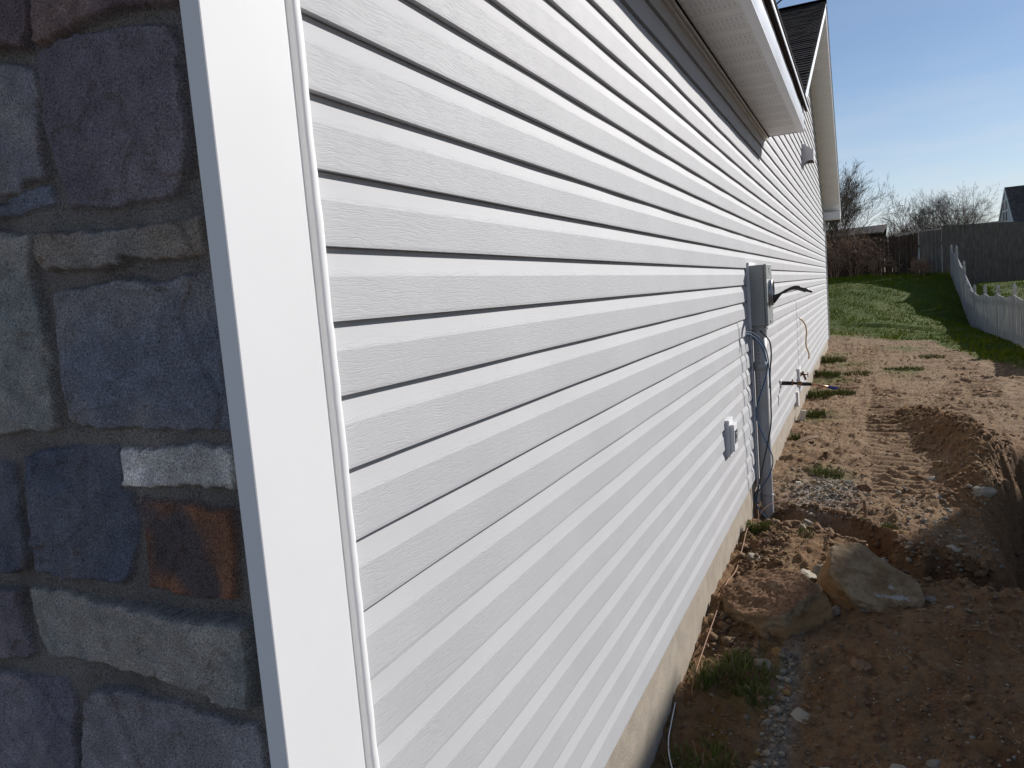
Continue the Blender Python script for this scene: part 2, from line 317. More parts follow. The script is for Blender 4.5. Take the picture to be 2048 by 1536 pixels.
def ground_material():
    m, nt, b = newmat('soil_and_grass'); b.inputs['Roughness'].default_value = .95; b.inputs['Specular IOR Level'].default_value = .12
    P = coords(nt)
    def nz(s, d=6, r=.6, off=0): 
        v = P if not off else N(nt, 'ShaderNodeMapping', {0: P, 'Location': (off, off*1.3, 0)}).outputs[0]
        return N(nt, 'ShaderNodeTexNoise', {'Vector': v, 'Scale': s, 'Detail': d, 'Roughness': r}).outputs[0]
    def mr(x, a, c, lo=0., hi=1.): return N(nt, 'ShaderNodeMapRange', {0: x, 1: a, 2: c, 3: lo, 4: hi}).outputs[0]
    def mix(f, a, c, bt='MIX'):
        n = N(nt, 'ShaderNodeMixRGB', blend_type=bt)
        for i, v in ((0, f), (1, a), (2, c)):
            if isinstance(v, bpy.types.NodeSocket): nt.links.new(v, n.inputs[i])
            else: n.inputs[i].default_value = v if i == 0 else L4(v)
        return n.outputs[0]
    c = mix(mr(nz(1.1), .38, .62), (.310, .202, .118), (.200, .120, .066))
    c = mix(mr(nz(4.5, off=3), .42, .68), c, (.355, .248, .150))
    c = mix(mr(nz(19, off=7), .5, .72, 0, .8), c, (.16, .082, .048))
    vo = N(nt, 'ShaderNodeTexVoronoi', {'Vector': P, 'Scale': 70.0, 'Randomness': 1.0})
    peb = mr(vo.outputs['Distance'], .18, .30, 1., 0.)
    rnd = N(nt, 'ShaderNodeSeparateColor', {0: vo.outputs['Color']}).outputs[0]
    sel = N(nt, 'ShaderNodeMath', {0: rnd, 1: .72}, operation='GREATER_THAN').outputs[0]
    pe = N(nt, 'ShaderNodeMath', {0: peb, 1: sel}, operation='MULTIPLY').outputs[0]
    c = mix(N(nt, 'ShaderNodeMath', {0: pe, 1: .55}, operation='MULTIPLY').outputs[0], c, (.42, .36, .29))
    mo = N(nt, 'ShaderNodeAttribute', attribute_name='dug_shade').outputs['Fac']
    c = mix(mo, c, mix(1.0, c, (.86, .78, .70), 'MULTIPLY'))  # darker tint: dug soil plus shade painted into the foreground
    at = N(nt, 'ShaderNodeAttribute', attribute_name='gravel').outputs['Fac']
    c = mix(at, c, mix(mr(nz(40), .4, .6), (.40, .36, .31), (.22, .18, .15)))
    ag = N(nt, 'ShaderNodeAttribute', attribute_name='grass').outputs['Fac']
    gc = mix(mr(nz(.9, off=11), .4, .62), (.085, .125, .016), (.125, .15, .025))
    gc = mix(mr(nz(28, off=5), .45, .7), gc, (.04, .06, .014))
    c = mix(ag, c, gc)
    nt.links.new(c, b.inputs['Base Color'])
    h1 = nz(55, 6, .7); h2 = nz(190, 4, .6)
    hs = N(nt, 'ShaderNodeMath', {0: h2, 1: .45}, operation='MULTIPLY').outputs[0]
    ha = N(nt, 'ShaderNodeMath', {0: h1, 1: hs}, operation='ADD').outputs[0]
    hb = N(nt, 'ShaderNodeMath', {0: pe, 1: .5}, operation='MULTIPLY').outputs[0]
    hc = N(nt, 'ShaderNodeMath', {0: ha, 1: hb}, operation='ADD').outputs[0]
    bp = N(nt, 'ShaderNodeBump', {'Height': hc, 'Strength': 1.0, 'Distance': .018}); nt.links.new(bp.outputs[0], b.inputs['Normal'])
    return m
M_soil = ground_material()
def geo(a, b, k): return list(np.geomspace(a, b, k))
gx = [-500, -200, -80, -30, -12, -5, -2, -.8, -.3]+list(np.arange(-.10, 2.3, .0105))+list(2.3+np.cumsum(np.linspace(.012, .14, 60)))
gx += [gx[-1]+d for d in (.4, 1, 2, 4, 8, 16, 40, 100, 300)]
ys = [1.9]
while ys[-1] < 37: ys.append(ys[-1]+.0034*ys[-1]+.003)
gy = [-500, -150, -50, -20, -8, -3, -1, 0, .8, 1.4]+ys+[ys[-1]+d for d in (.5, 1.5, 4, 8, 16, 40, 100, 300, 800)]
GX, GY = np.meshgrid(np.array(gx), np.array(gy)); GZ = gh(GX, GY)
gme = grid_mesh('ground', GX, GY, GZ)
GR = lawn_mask(GX, GY)
for (px, py, r) in ((.05, 5.0, .10), (.40, 6.75, .2), (.2, 9.7, .2), (.15, 12.6, .22), (.35, 12.9, .2), (.45, 15.2, .4), (1.3, 14.1, .35), (.28, 3.2, .14), (.16, 2.6, .14), (1.5, 18.5, .5), (.2, 17, .3)):
    GR = np.maximum(GR, .75*np.exp(-((GX-px)**2+((GY-py)*.6)**2)/r**2)*sstep(-.25, .1, fbm(GX*7, GY*7, 3)+.15))
GV = np.maximum(np.exp(-((GX-.42)/.20)**2-((GY-6.1)/.55)**2), .9*np.exp(-((GX-.40-.02*(GY-3))/.05)**2)*(1-sstep(3.3, 3.8, GY)))
dR, _w = polyd(GX, GY, RIDGE); dT, _w = polyd(GX, GY, TRENCH)
DS = np.clip(1-sstep(4.3, 6.2, GY+.5*fbm(GX*2, GY*2, 3))*.85+np.exp(-(dR/.38)**2)+.9*np.exp(-(dT/.35)**2)+(GX > 1.35)*(GY < 9)*.6, 0, 1)*(1-sstep(10, 14, GY)*.9)  # dug soil is darker; foreground shade is put into this colour mask too
for nme, arr in (('grass', GR), ('gravel', GV), ('dug_shade', DS)):
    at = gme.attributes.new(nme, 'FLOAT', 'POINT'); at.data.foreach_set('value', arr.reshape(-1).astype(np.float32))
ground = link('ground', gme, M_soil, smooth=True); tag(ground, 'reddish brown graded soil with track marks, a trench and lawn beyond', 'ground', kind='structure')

# added unseen pale slab behind the camera, bouncing sunlight up to the soffit
mbd = MB(); mbd.box(-3.5, 5.5, -11, -.55, H-1.80, H-1.60, bev=.01); M_bounce = mat('bounce_concrete', (.55, .53, .49), (.47, .45, .42), 2, .9, .4, 120)
tag(mbd.build('reflector', M_bounce), 'unseen pale concrete slab added behind the camera to bounce light', 'reflector', kind='structure')

# ------------------------------------------------------------------ the house
house = empty('house', (0, .72, 0), 'long house wall of light grey lap siding beside a white post and dark stone veneer', 'house')
ZS = 1.245+H                                # underside of the eave soffit
YN, YE = .94, 18.82                         # siding from the corner post to the far corner
PK = (13.58, 4.257+H); NT = (7.05, 1.534+H); FT = (19.13, 1.40+H)    # top of the rake: peak, near tail, far tail
FH = .16                                    # fascia height
def rake_z(y): return np.interp(y, [NT[0], PK[0], FT[0]], [NT[1], PK[1], FT[1]])-FH
def rake_y(z):
    z = z+FH
    return (NT[0]+(z-NT[1])*(PK[0]-NT[0])/(PK[1]-NT[1]), PK[0]+(PK[1]-z)*(FT[0]-PK[0])/(PK[1]-FT[1]))
def build_siding():
    prof = [(0.0, 0.0), (.0004, .05), (-.0024, .60), (-.0037, .640), (-.0138, .945), (-.0147, .998)]
    V = []; F = []; rs = random.Random(3)
    seams_lo = [5.18, 9.9, 14.3]
    k = 16
    while True:
        zb = Z3-(k-3)*EXP                    # butt height of this course
        if zb > PK[1]-FH+.05: break
        pan = (k+40)//2
        joint = (k % 2 == 1)
        y0, y1 = YN, YE
        if zb+EXP*.5 > ZS+.03:
            a, c = rake_y(zb+EXP*.2); y0, y1 = max(7.0, a-.02), min(YE, c+.02)
            if y1 <= y0: break
        r2 = random.Random(pan*13+5)
        seams = [s+r2.uniform(-.05, .05)*(1 if k >= 7 else 1)+(0 if k >= 7 else 2.0+r2.uniform(-1.4, 1.4)) for s in seams_lo]
        ph = r2.uniform(0, 6.28); ph2 = rs.uniform(0, 6.28)
        ysmp = [y0]
        while ysmp[-1] < y1-.01: ysmp.append(min(y1, ysmp[-1]+.035+.012*ysmp[-1]))
        for s in seams:
            if y0 < s < y1: ysmp += [s-.0004, s+.0004]
        ysmp = sorted(set(ysmp)); Ya = np.array(ysmp)
        wav = .0009*np.sin(Ya/.4064*math.pi+ph)+.0010*fbm(Ya*.9+ph, Ya*0+k*.37, 3)
        step = np.zeros_like(Ya)
        for s in seams: step += np.where(Ya > s, .0008, 0)*(1 if k >= 7 and s < 11 else .15)
        step -= step.max()*.5
        zw = .0010*fbm(Ya*.7+ph2, Ya*0+k*.61, 2)
        # strips, each with its own vertices so that creases stay sharp
        xs = [p[0]+wav*(1.0 if i < 4 else .6)+step for i, p in enumerate(prof)]
        zz = [zb+p[1]*EXP+zw*(1 if i < 3 else .4) for i, p in enumerate(prof)]
        ups = [(0, 1), (1, 2), (2, 3), (3, 4), (4, 5)]
        for a, c in ups:
            b = len(V); n = len(Ya)
            V.extend(zip(xs[a], Ya, zz[a])); V.extend(zip(xs[c], Ya, zz[c]))
            F.extend((b+i, b+i+1, b+n+i+1, b+n+i) for i in range(n-1))
        b = len(V); n = len(Ya); dpt = -.0152
        V.extend(zip(xs[0], Ya, zz[0])); V.extend(zip(np.full(n, dpt), Ya, zz[0]+(.0004 if joint else .0010)))
        F.extend((b+i, b+n+i, b+n+i+1, b+i+1) for i in range(n-1))
        k -= 1
    me = bpy.data.meshes.new('siding_wall'); me.from_pydata(V, [], F); me.update()
    return link('siding_wall', me, M_siding, house, smooth=True)
build_siding()
ZB = Z3-13*EXP                               # bottom edge of the lowest course
mb = MB(); mb.box(-.06, -.0025, YN-.05, YE, ZB-.004, ZB+.03); mb.build('starter_strip', M_siding, house)
# sheathing behind the siding
mb = MB(); mb.slab([(-.02, .84, ZB), (-.02, YE-.02, ZB), (-.02, YE-.02, ZS), (-.02, PK[0], PK[1]-FH-.05), (-.02, 7.2, ZS+.05), (-.02, .84, ZS)], (1, 0, 0), .1)
mb.box(-9, -.03, YE-.14, YE-.02, 0, ZS)      # far end wall
mb.box(-9.1, -9, .9, YE-.02, 0, ZS); mb.box(-9, -.12, .80, .9, 0, ZS)
mb.build('wall_sheathing', M_hwall, house)
# foundation
def foundation():
    Yf = np.arange(.80, YE+.02, .04); Zf = np.linspace(-.9, ZB+.004, 14); A, B = np.meshgrid(Yf, Zf)
    X = -.020+.004*fbm(A*3, B*9, 3)+.0016*fbm(A*25, B*25, 2)
    me = grid_mesh('foundation', X, A, B); o = link('foundation', me, M_concrete, house, smooth=True)
foundation()
# front corner post, channel and far corner post
mb = MB(); mb.box(.0005, .031, .722, .880, -.3, ZS+.02, bev=.0022); mb.build('corner_post', M_white, house, smooth=False)
mb = MB(); mb.box(-.02, .0035, .8805, .9165, ZB-.02, ZS+.01); mb.build('post_channel', M_white, house)
def beadtrim():
    Zf = np.arange(ZB-.02, ZS+.02, .012); w = .0022*fbm(Zf*9, Zf*0+2, 3)+.0012*fbm(Zf*40, Zf*0+8, 2)
    prof = [(-.02, .9165), (.0125, .917), (.0150, .9195), (.0160, .926), (.0150, .934), (.010, .940), (.003, .9435), (-.02, .945)]
    X = np.array([[p[0] for p in prof]]*len(Zf)); Y = np.array([[p[1] for p in prof]]*len(Zf)); Z = np.repeat(Zf[:, None], len(prof), 1)
    Y = Y+w[:, None]*np.array([0, .2, .6, 1, 1, .6, .2, 0])[None, :]; X = X+.3*w[:, None]
    link('channel_bead', grid_mesh('channel_bead', X, Y, Z, True), M_white, house, smooth=False)
beadtrim()
mb = MB(); mb.box(-.10, .016, YE-.012, YE+.075, ZB-.03, ZS+.2, bev=.003); mb.box(-.02, .019, YE-.035, YE-.012, ZB-.02, ZS+.2); mb.build('corner_post', M_white, house)
# eave of the front part: soffit, fascia, bare sub fascia, drip edge, roof
SX = .30
def soffit_strip(mb, y0, y1, pitch, zfun, x0, x1):
    y = y0; i = 0
    while y < y1-1e-4:
        ye = min(y+pitch, y1); g = .006
        za, zb_ = zfun(y), zfun(ye-g)
        mb.slab([(x0, y, za), (x0, ye-g, zb_), (x1, ye-g, zb_), (x1, y, za)], (0, 0, -1), .008)
        if i % 3 != 1:                        # vented strips: rows of punched slots
            for a in (.3, .5, .7):
                yy = y+(ye-g-y)*a
                if (x1-x0) > .15:
                    for xx in np.arange(x0+.05, x1-.05, .022):
                        mb.add([(xx, yy-.0016, zfun(yy)-.0006), (xx+.012, yy-.0016, zfun(yy)-.0006), (xx+.012, yy+.0016, zfun(yy)-.0006), (xx, yy+.0016, zfun(yy)-.0006)], [(0, 1, 2, 3)], 1)
        y = ye; i += 1
mb = MB(); soffit_strip(mb, .35, 7.205, .1016, lambda y: ZS+.006, .012, SX); mb.box(.0, SX, .35, 7.215, ZS+.016, ZS+.03)
mb.build('soffit', [M_soffit, M_black], house)
mb = MB(); mb.box(-.01, .030, .94, 7.21, ZS-.012, ZS+.004); mb.box(.026, .030, .94, 7.21, ZS-.016, ZS+.004); mb.box(-.01, .014, .94, 7.21, ZS-.030, ZS-.0265)
mb.build('soffit_channel', M_soffit, house)
def wavyfascia():
    Yf = np.arange(.35, 7.225, .05); Zf = np.array([ZS-.004, ZS, ZS+.012, ZS+.016, ZS+.165]); A, B = np.meshgrid(Yf, Zf)
    X = SX+.018+.0035*fbm(A*2.2, B*6, 3)*np.array([0, .2, .3, 1, 1])[:, None]; X[2] -= .003
    me = grid_mesh('fascia', X, A, B); link('fascia', me, M_alu, house, smooth=True)
wavyfascia()
mb = MB(); mb.box(SX-.03, SX+.019, .35, 7.222, ZS-.003, ZS+.0005); mb.box(SX-.3, SX+.0185, 7.2155, 7.2225, ZS, ZS+.165); mb.build('fascia_lip', M_alu, house)
mb = MB(); mb.box(SX-.02, SX+.010, .35, 7.21, ZS+.03, ZS+.185); mb.box(SX+.005, SX+.048, .35, 7.24, ZS+.178, ZS+.185); mb.build('sub_fascia', M_bwood, house)
mb = MB(); mb.box(SX+.048, SX+.053, .35, 7.26, ZS+.166, ZS+.192); mb.build('drip_edge', M_alu, house)
RP = .42
def shingle_plane(mb, O, U, W, nu, L, dn, exposure=.143, t=.011):
    """courses of shingles: O start of the lowest edge, U unit along the course (length nu), W unit upslope, L slope length, dn unit normal"""
    O, U, W, dn = map(Vector, (O, U, W, dn)); n = int(L/exposure)+1; rs = random.Random(5)
    for i in range(n):
        a = i*exposure; b = min(L, a+exposure*1.15)
        if a >= L: break
        u = 0.0
        while u < nu:
            w = rs.choice((.16, .22, .3, .12)); e = min(nu, u+w-.0015); tt = t+rs.choice((0, .0, .004)); da = rs.choice((0, 0, .006))
            A = O+W*(a-da)+U*u; B = O+W*(a-da)+U*e; C_ = O+W*b+U*e; D = O+W*b+U*u
            mb.add([A, B, B+dn*tt, A+dn*tt, C_+dn*.002, D+dn*.002], [(0, 1, 2, 3), (3, 2, 4, 5)], 0)
            u += w
front_w = Vector((-1, 0, RP)).normalized(); front_n = Vector((RP, 0, 1)).normalized()
mb = MB(); mb.slab([(SX+.052, .30, ZS+.192), (SX+.052, 7.3, ZS+.192), (-4.8, 7.3, ZS+.192+RP*5.152), (-4.8, .30, ZS+.192+RP*5.152)], front_n, .02)
mb.slab([(-4.8, .30, ZS+.19+RP*5.152), (-4.8, 14, ZS+.19+RP*5.152), (-9.6, 14, ZS+.19), (-9.6, .30, ZS+.19)], Vector((-RP, 0, 1)).normalized(), .02)
shingle_plane(mb, (SX+.058, .30, ZS+.194), (0, 1, 0), front_w, 6.98, 5.4, front_n)
mb.build('roof', M_shingle, house)
# cross gable over the rear part
RX = .33
ws = Vector((0, PK[0]-NT[0], PK[1]-NT[1])); Ln = ws.length; ws.normalize(); nn = Vector((0, -ws.z, ws.y))
wf = Vector((0, PK[0]-FT[0], PK[1]-FT[1])); Lf = wf.length; wf.normalize(); nf = Vector((0, -wf.z, wf.y))
if nf.z < 0: nf = -nf
mb = MB()
mb.slab([(RX+.012, NT[0], NT[1]), (RX+.012, PK[0], PK[1]), (-12, PK[0], PK[1]), (-12, NT[0], NT[1])], nn, .03)
mb.slab([(RX+.012, PK[0], PK[1]), (RX+.012, FT[0]+.25, FT[1]-.13), (-12, FT[0]+.25, FT[1]-.13), (-12, PK[0], PK[1])], nf, .03)
shingle_plane(mb, Vector((-12, NT[0], NT[1]))-ws*.02+nn*.002, (1, 0, 0), ws, 12+RX+.018, Ln+.03, nn)
shingle_plane(mb, Vector((-12, FT[0]+.25, FT[1]-.13))+nf*.002, (1, 0, 0), wf, 12+RX+.018, Lf+.3, nf)
mb.box(-12, RX+.018, PK[0]-.09, PK[0]+.09, PK[1]+.008, PK[1]+.02)
mb.build('gable_roof', M_shingle, house)
def gz_top(y): return float(np.interp(y, [NT[0], PK[0], FT[0]], [NT[1], PK[1], FT[1]]))
def rake_board(y0, y1, x0, x1, drop0, drop1):
    m_ = MB(); P = [(x1, y0, gz_top(y0)-drop0), (x1, y1, gz_top(y1)-drop0), (x1, y1, gz_top(y1)-drop1), (x1, y0, gz_top(y0)-drop1)]
    m_.slab(P, (1, 0, 0), x1-x0); return m_
rake_board(NT[0]-.02, PK[0], RX-.02, RX, .032, FH+.008).build('rake_fascia', M_alu, house)
m_ = rake_board(PK[0], FT[0]+.02, RX-.02, RX, .032, FH+.008); m_.build('rake_fascia', M_alu, house)
m_ = rake_board(NT[0]-.02, PK[0], RX, RX+.012, .030, .052); m_.build('rake_drip_edge', M_alu, house)
m_ = rake_board(PK[0], FT[0]+.02, RX, RX+.012, .030, .052); m_.build('rake_drip_edge', M_alu, house)
mb = MB(); soffit_strip(mb, NT[0], PK[0], .1016, lambda y: gz_top(y)-FH, -.005, RX-.018); mb.build('rake_soffit', [M_soffit, M_black], house)
mb = MB(); soffit_strip(mb, PK[0], YE+.06, .1016, lambda y: gz_top(y)-FH, -.005, RX-.018); mb.build('rake_soffit', [M_soffit, M_black], house)
mb = MB(); mb.slab([(-.10, YE+.02, ZS), (RX-.001, YE+.02, ZS), (RX-.001, YE+.02, gz_top(YE+.02)-FH+.02), (-.10, YE+.02, gz_top(YE+.02)-FH+.02)], (0, -1, 0), -.31)
mb.build('eave_box', M_alu, house)

# stone veneer: a height field of individually shaped stones set in mortar
def build_stones():
    pal = {'purple': ((.105, .098, .105), (.080, .075, .085)), 'brown': ((.12, .085, .075), (.07, .055, .06)), 'bluegray': ((.10, .105, .12), (.125, .12, .12)),
           'blue': ((.085, .095, .115), (.115, .115, .118)), 'tan': ((.14, .135, .125), (.135, .118, .098)), 'green': ((.12, .13, .125), (.16, .155, .14)),
           'darkblue': ((.055, .062, .082), (.07, .075, .09)), 'white': ((.60, .56, .52), (.34, .32, .30)), 'rust': ((.125, .062, .035), (.05, .042, .042)),
           'purple2': ((.085, .082, .10), (.12, .115, .125)), 'gray': ((.12, .115, .12), (.15, .15, .155))}
    pal = {k: tuple(tuple(c*f for c, f in zip(q, (1.58, 1.5, 1.5))) for q in v) if k != 'white' else v for k, v in pal.items()}
    polys = STONES
    rs = random.Random(11)
    def field(x0, x1, z0, z1, res, plist, name):
        xs = np.arange(x0, x1+res*.5, res); zs = np.arange(z0, z1+res*.5, res); X, Z = np.meshgrid(xs, zs)
        # ragged outlines: look the polygons up at wobbled coordinates
        wx = X+.008*fbm(X*22, Z*22, 3)+.0035*fbm(X*85, Z*85, 3); wz = Z+.008*fbm(X*22+50, Z*22+9, 3)+.004*fbm(X*85+5, Z*85+3, 3)
        Hh = np.zeros_like(X); Cc = np.zeros(X.shape+(3,))
        mort = .5+fbm(X*9, Z*9, 4); mm = np.array([.13, .117, .108])[None, None, :]*(.75+.5*mort[..., None]); Cc[:] = mm
        Hh += .002*fbm(X*60, Z*60, 3)+.004*fbm(X*9, Z*9, 2)
        for pi, (kind, P) in enumerate(plist):
            P = np.array(P); cx, cz = P.mean(0)
            bx = (wx > P[:, 0].min()-.02) & (wx < P[:, 0].max()+.02) & (wz > P[:, 1].min()-.02) & (wz < P[:, 1].max()+.02)
            if not bx.any(): continue
            x_ = wx[bx]; z_ = wz[bx]; d = np.full(x_.shape, 1e9); ins = np.zeros(x_.shape, bool)
            for i in range(len(P)):
                ax, az = P[i]; bx_, bz_ = P[(i+1) % len(P)]; dx, dz = bx_-ax, bz_-az
                t = np.clip(((x_-ax)*dx+(z_-az)*dz)/(dx*dx+dz*dz+1e-12), 0, 1); d = np.minimum(d, np.hypot(x_-ax-t*dx, z_-az-t*dz))
                c_ = ((az > z_) != (bz_ > z_)) & (x_ < (bx_-ax)*(z_-az)/(bz_-az+1e-12)+ax); ins ^= c_
            sd = np.where(ins, d, -d); k = sstep(-.0010, .0042, sd)
            xr, zr = X[bx], Z[bx]; off = pi*7.7
            tilt = rs.uniform(-.05, .05)*(xr-cx)+rs.uniform(-.04, .04)*(zr-cz)
            cleft = .0055*sstep(-.006, .008, fbm(xr*3.2+off, zr*3.2+off, 4)-.06)+.0035*sstep(-.004, .004, fbm(xr*6+off*2, zr*6, 4)+.14)
            hgt = .0095+rs.uniform(-.002, .004)+tilt+cleft+.005*fbm(xr*14+off, zr*14, 4, .55)+.0030*fbm(xr*70, zr*70, 3)
            Hh[bx] = Hh[bx]*(1-k)+hgt*k
            a, c2 = np.array(pal[kind][0]), np.array(pal[kind][1])
            t = sstep(-.22, .25, fbm(xr*7+off*3, zr*7+off, 4))[:, None]
            col = a*(1-t)+c2*t; col = col*(1+.35*fbm(xr*45+off, zr*45, 3)[:, None])
            v = sstep(.0, .012, np.abs(fbm(xr*3.2+off, zr*3.2+off, 4)-.06)); col = col*(.8+.2*v[:, None])+np.array([.06, .03, .01])*(1-v[:, None])*.5
            Cc[bx] = Cc[bx]*(1-k[:, None])+col*k[:, None]
        me = grid_mesh(name, X, .772-Hh, Z)
        ca = me.color_attributes.new('stone_color', 'FLOAT_COLOR', 'POINT')
        ca.data.foreach_set('color', np.concatenate([np.clip(Cc, 0, 1), np.ones(X.shape+(1,))], -1).reshape(-1).astype(np.float32))
        return me
    m, nt, b = newmat('stone_veneer'); b.inputs['Roughness'].default_value = .85; b.inputs['Specular IOR Level'].default_value = .25
    at = N(nt, 'ShaderNodeAttribute', attribute_name='stone_color')
    n1 = N(nt, 'ShaderNodeTexNoise', {'Vector': coords(nt), 'Scale': 380, 'Detail': 3}); r1 = N(nt, 'ShaderNodeMapRange', {0: n1.outputs[0], 1: .3, 2: .75, 3: .5, 4: 2.0})
    mx = N(nt, 'ShaderNodeMixRGB', {0: 1.0}, blend_type='MULTIPLY'); nt.links.new(at.outputs['Color'], mx.inputs[1]); nt.links.new(r1.outputs[0], mx.inputs[2])
    nt.links.new(mx.outputs[0], b.inputs['Base Color'])
    n2 = N(nt, 'ShaderNodeTexNoise', {'Vector': coords(nt), 'Scale': 260, 'Detail': 5, 'Roughness': .7})
    bp = N(nt, 'ShaderNodeBump', {'Height': n2.outputs[0], 'Strength': .6, 'Distance': .003}); nt.links.new(bp.outputs[0], b.inputs['Normal'])
    link('stone_veneer', field(-.72, -.004, .72, 2.32, .0028, polys, 'stone_veneer'), m, house, smooth=True)
    kinds = [k for k in pal if k != 'white']
    def rnd(x0, x1, z0, z1):
        out = []; z = z0
        while z < z1:
            h = rs.uniform(.10, .26); x = x0+rs.uniform(-.1, 0)
            while x < x1:
                w = rs.uniform(.18, .42); g = .014; j = lambda: rs.uniform(-.012, .012)
                out.append((rs.choice(kinds), [(x+g+j(), z+g+j()), (min(x1, x+w)-g+j(), z+g+j()), (min(x1, x+w)-g+j(), z+h-g+j()), (x+g+j(), z+h-g+j())])); x += w
            z += h
        return out
    link('stone_veneer', field(-2.6, -.72, -.1, 3.0, .012, rnd(-2.6, -.72, -.1, 3.0), 'stone_veneer_outer'), m, house, smooth=True)
    link('stone_veneer', field(-.72, -.004, 2.32, 3.0, .012, rnd(-.72, -.004, 2.32, 3.0), 'stone_veneer_upper'), m, house, smooth=True)
    link('stone_veneer', field(-.72, -.004, -.1, .72, .012, rnd(-.72, -.004, -.1, .72), 'stone_veneer_lower'), m, house, smooth=True)
build_stones()

# ------------------------------------------------------------------ service equipment on the wall
def W(x, y, zc): return (x, y, zc+H)
def seg_circle(c, r, n=24, axis='x'):
    return [(c[0], c[1]+r*math.cos(2*math.pi*i/n), c[2]+r*math.sin(2*math.pi*i/n)) for i in range(n)]
t = empty('meter_box', W(0, 5.78, -.3), 'grey steel electric meter box with an open round socket on the siding', 'meter box')
mb = MB(); mb.box(-.01, .016, 5.606, 5.985, .145+H, -.325+H, bev=.003); mb.build('backing_board', M_white, t)
mb = MB(); mb.box(.016, .108, 5.615, 5.950, .122+H, -.300+H, bev=.004)
mb.box(.030, .10, 5.66, 5.90, -.300+H, -.318+H, bev=.003); mb.build('enclosure', M_meter, t)
mb = MB(); mb.box(.1105, .128, 5.611, 5.954, .126+H, -.304+H, bev=.005)
mb.box(.128, .131, 5.63, 5.935, -.150+H, -.152+H); mb.box(.128, .133, 5.74, 5.81, -.27+H, -.285+H, bev=.002); mb.build('cover', M_meter, t)
def ring_mesh(cx, cy, cz, prof, n=40):
    mb_ = MB(); vs = []
    for (x, r) in prof:
        vs += [(cx+x, cy+r*math.cos(2*math.pi*j/n), cz+r*math.sin(2*math.pi*j/n)) for j in range(n)]
    fs = [(i*n+j, i*n+(j+1) % n, (i+1)*n+(j+1) % n, (i+1)*n+j) for i in range(len(prof)-1) for j in range(n)]
    mb_.add(vs, fs); return mb_
ring_mesh(.128, 5.785, -.075+H, [(0, .094), (.010, .094), (.024, .090), (.026, .084), (.020, .080), (.0, .079)]).build('socket_ring', M_steel, t, smooth=True)
ring_mesh(.128, 5.785, -.075+H, [(.004, .0795), (.002, .04), (.0018, .001)]).build('socket_opening', M_blackm, t)
mb = MB(); mb.box(.1325, .136, 5.775, 5.80, .082+H, .106+H, bev=.001); mb.box(.1325, .135, 5.78, 5.795, .06+H, .078+H, bev=.001); mb.build('seal_tag', M_white, t)
t = empty('power_cables', W(.13, 5.78, -.1), 'stiff black cable ends sticking out of the round socket of the meter box', 'cables')
rs = random.Random(4)
for i, (dy, e, zo, r) in enumerate(((-.035, (.335, -.052), -.13, .0082), (-.012, (.385, -.075), -.115, .0082), (.012, (.412, -.092), -.15, .0082), (.03, (.37, -.086), -.105, .007))):
    mb = MB(); P = spline([W(.10, 5.785+dy, zo-.02), W(.15, 5.78+dy, zo), W(.21, 5.765+dy*.6, -.085), W(.29, 5.75+dy*.4, -.050-.004*i), W(e[0], 5.745+dy*.3, e[1])], 7)
    mb.tube(P, r, 10); mb.build('cable', M_black, t, smooth=True)
t = empty('conduit_pipe', W(.055, 5.70, -1.8), 'grey plastic conduit pipe running from the meter box down into the trench', 'pipe')
mb = MB(); mb.tube([W(.055, 5.70, z) for z in (-.34, -.6, -.9, -1.2, -1.5, -1.8, -2.1)], .0445, 32); mb.build('pipe', M_pvc, t, smooth=True)
mb = MB(); mb.tube([W(.055, 5.70, -.300), W(.055, 5.70, -.385)], .052, 32); mb.tube([W(.055, 5.70, -.318), W(.055, 5.70, -.332)], .060, 8); mb.build('connector', M_pvc, t, smooth=False)
mb = MB(); mb.tube([W(.055, 5.70, -.56), W(.055, 5.70, -.62)], .0475, 32); mb.build('collar', M_pvc, t, smooth=True)
mb = MB()
for i in range(12):                          # tiny printed characters down the pipe
    zc = -.47-.028*i; a = math.radians(262); mb.box(.055+.0452*math.cos(a)-.003, .055+.0452*math.cos(a)+.003, 5.70+.0452*math.sin(a), 5.70+.0452*math.sin(a)+.002, zc+H, zc-.011+H)
mb.build('print', M_black, t)
mb = MB(); mb.box(-.01, .02, 5.57, 5.83, -1.495+H, -1.56+H, bev=.002); mb.tube([W(.055+.047*math.cos(a), 5.70+.047*math.sin(a), -1.527) for a in np.linspace(-2.6, 2.6, 16)], .004, 6); mb.build('strap', M_steel, t)
mb = MB(); mb.box(-.004, .007, 5.645, 5.845, -.33+H, -1.47+H, bev=.001); o = mb.build('backing_strip', M_white); tag(o, 'narrow white trim strip on the siding behind the conduit pipe', 'trim strip')
mb = MB(); mb.box(-.02, .012, 5.52, 5.60, -1.56+H, -1.78+H, bev=.003); o = mb.build('wood_block', M_wood); tag(o, 'small wooden block on the foundation beside the foot of the conduit', 'wood block')
def cable(name, pts, r, m, label, cat, n=8, sub=8):
    mb_ = MB(); mb_.tube(spline(pts, sub), r, n); o_ = mb_.build(name, m, smooth=True); tag(o_, label, cat); return o_
cable('blue_cable', [W(-.01, 5.36, -.335), W(.03, 5.44, -.350), W(.075, 5.52, -.415), W(.105, 5.57, -.52), W(.108, 5.59, -.62), (.055, 5.60, -.78+H), W(.025, 5.55, -.92), W(.075, 5.58, -1.10), W(.118, 5.60, -1.24), W(.09, 5.60, -1.36), W(.006, 5.50, -1.49), W(.02, 5.50, -1.58), W(.085, 5.56, -1.70), W(.112, 5.54, -1.79), W(.07, 5.40, -1.80), W(.02, 5.36, -1.76)], .0042, M_blue, 'thin blue cable looping out of the siding and down the conduit pipe', 'cable')
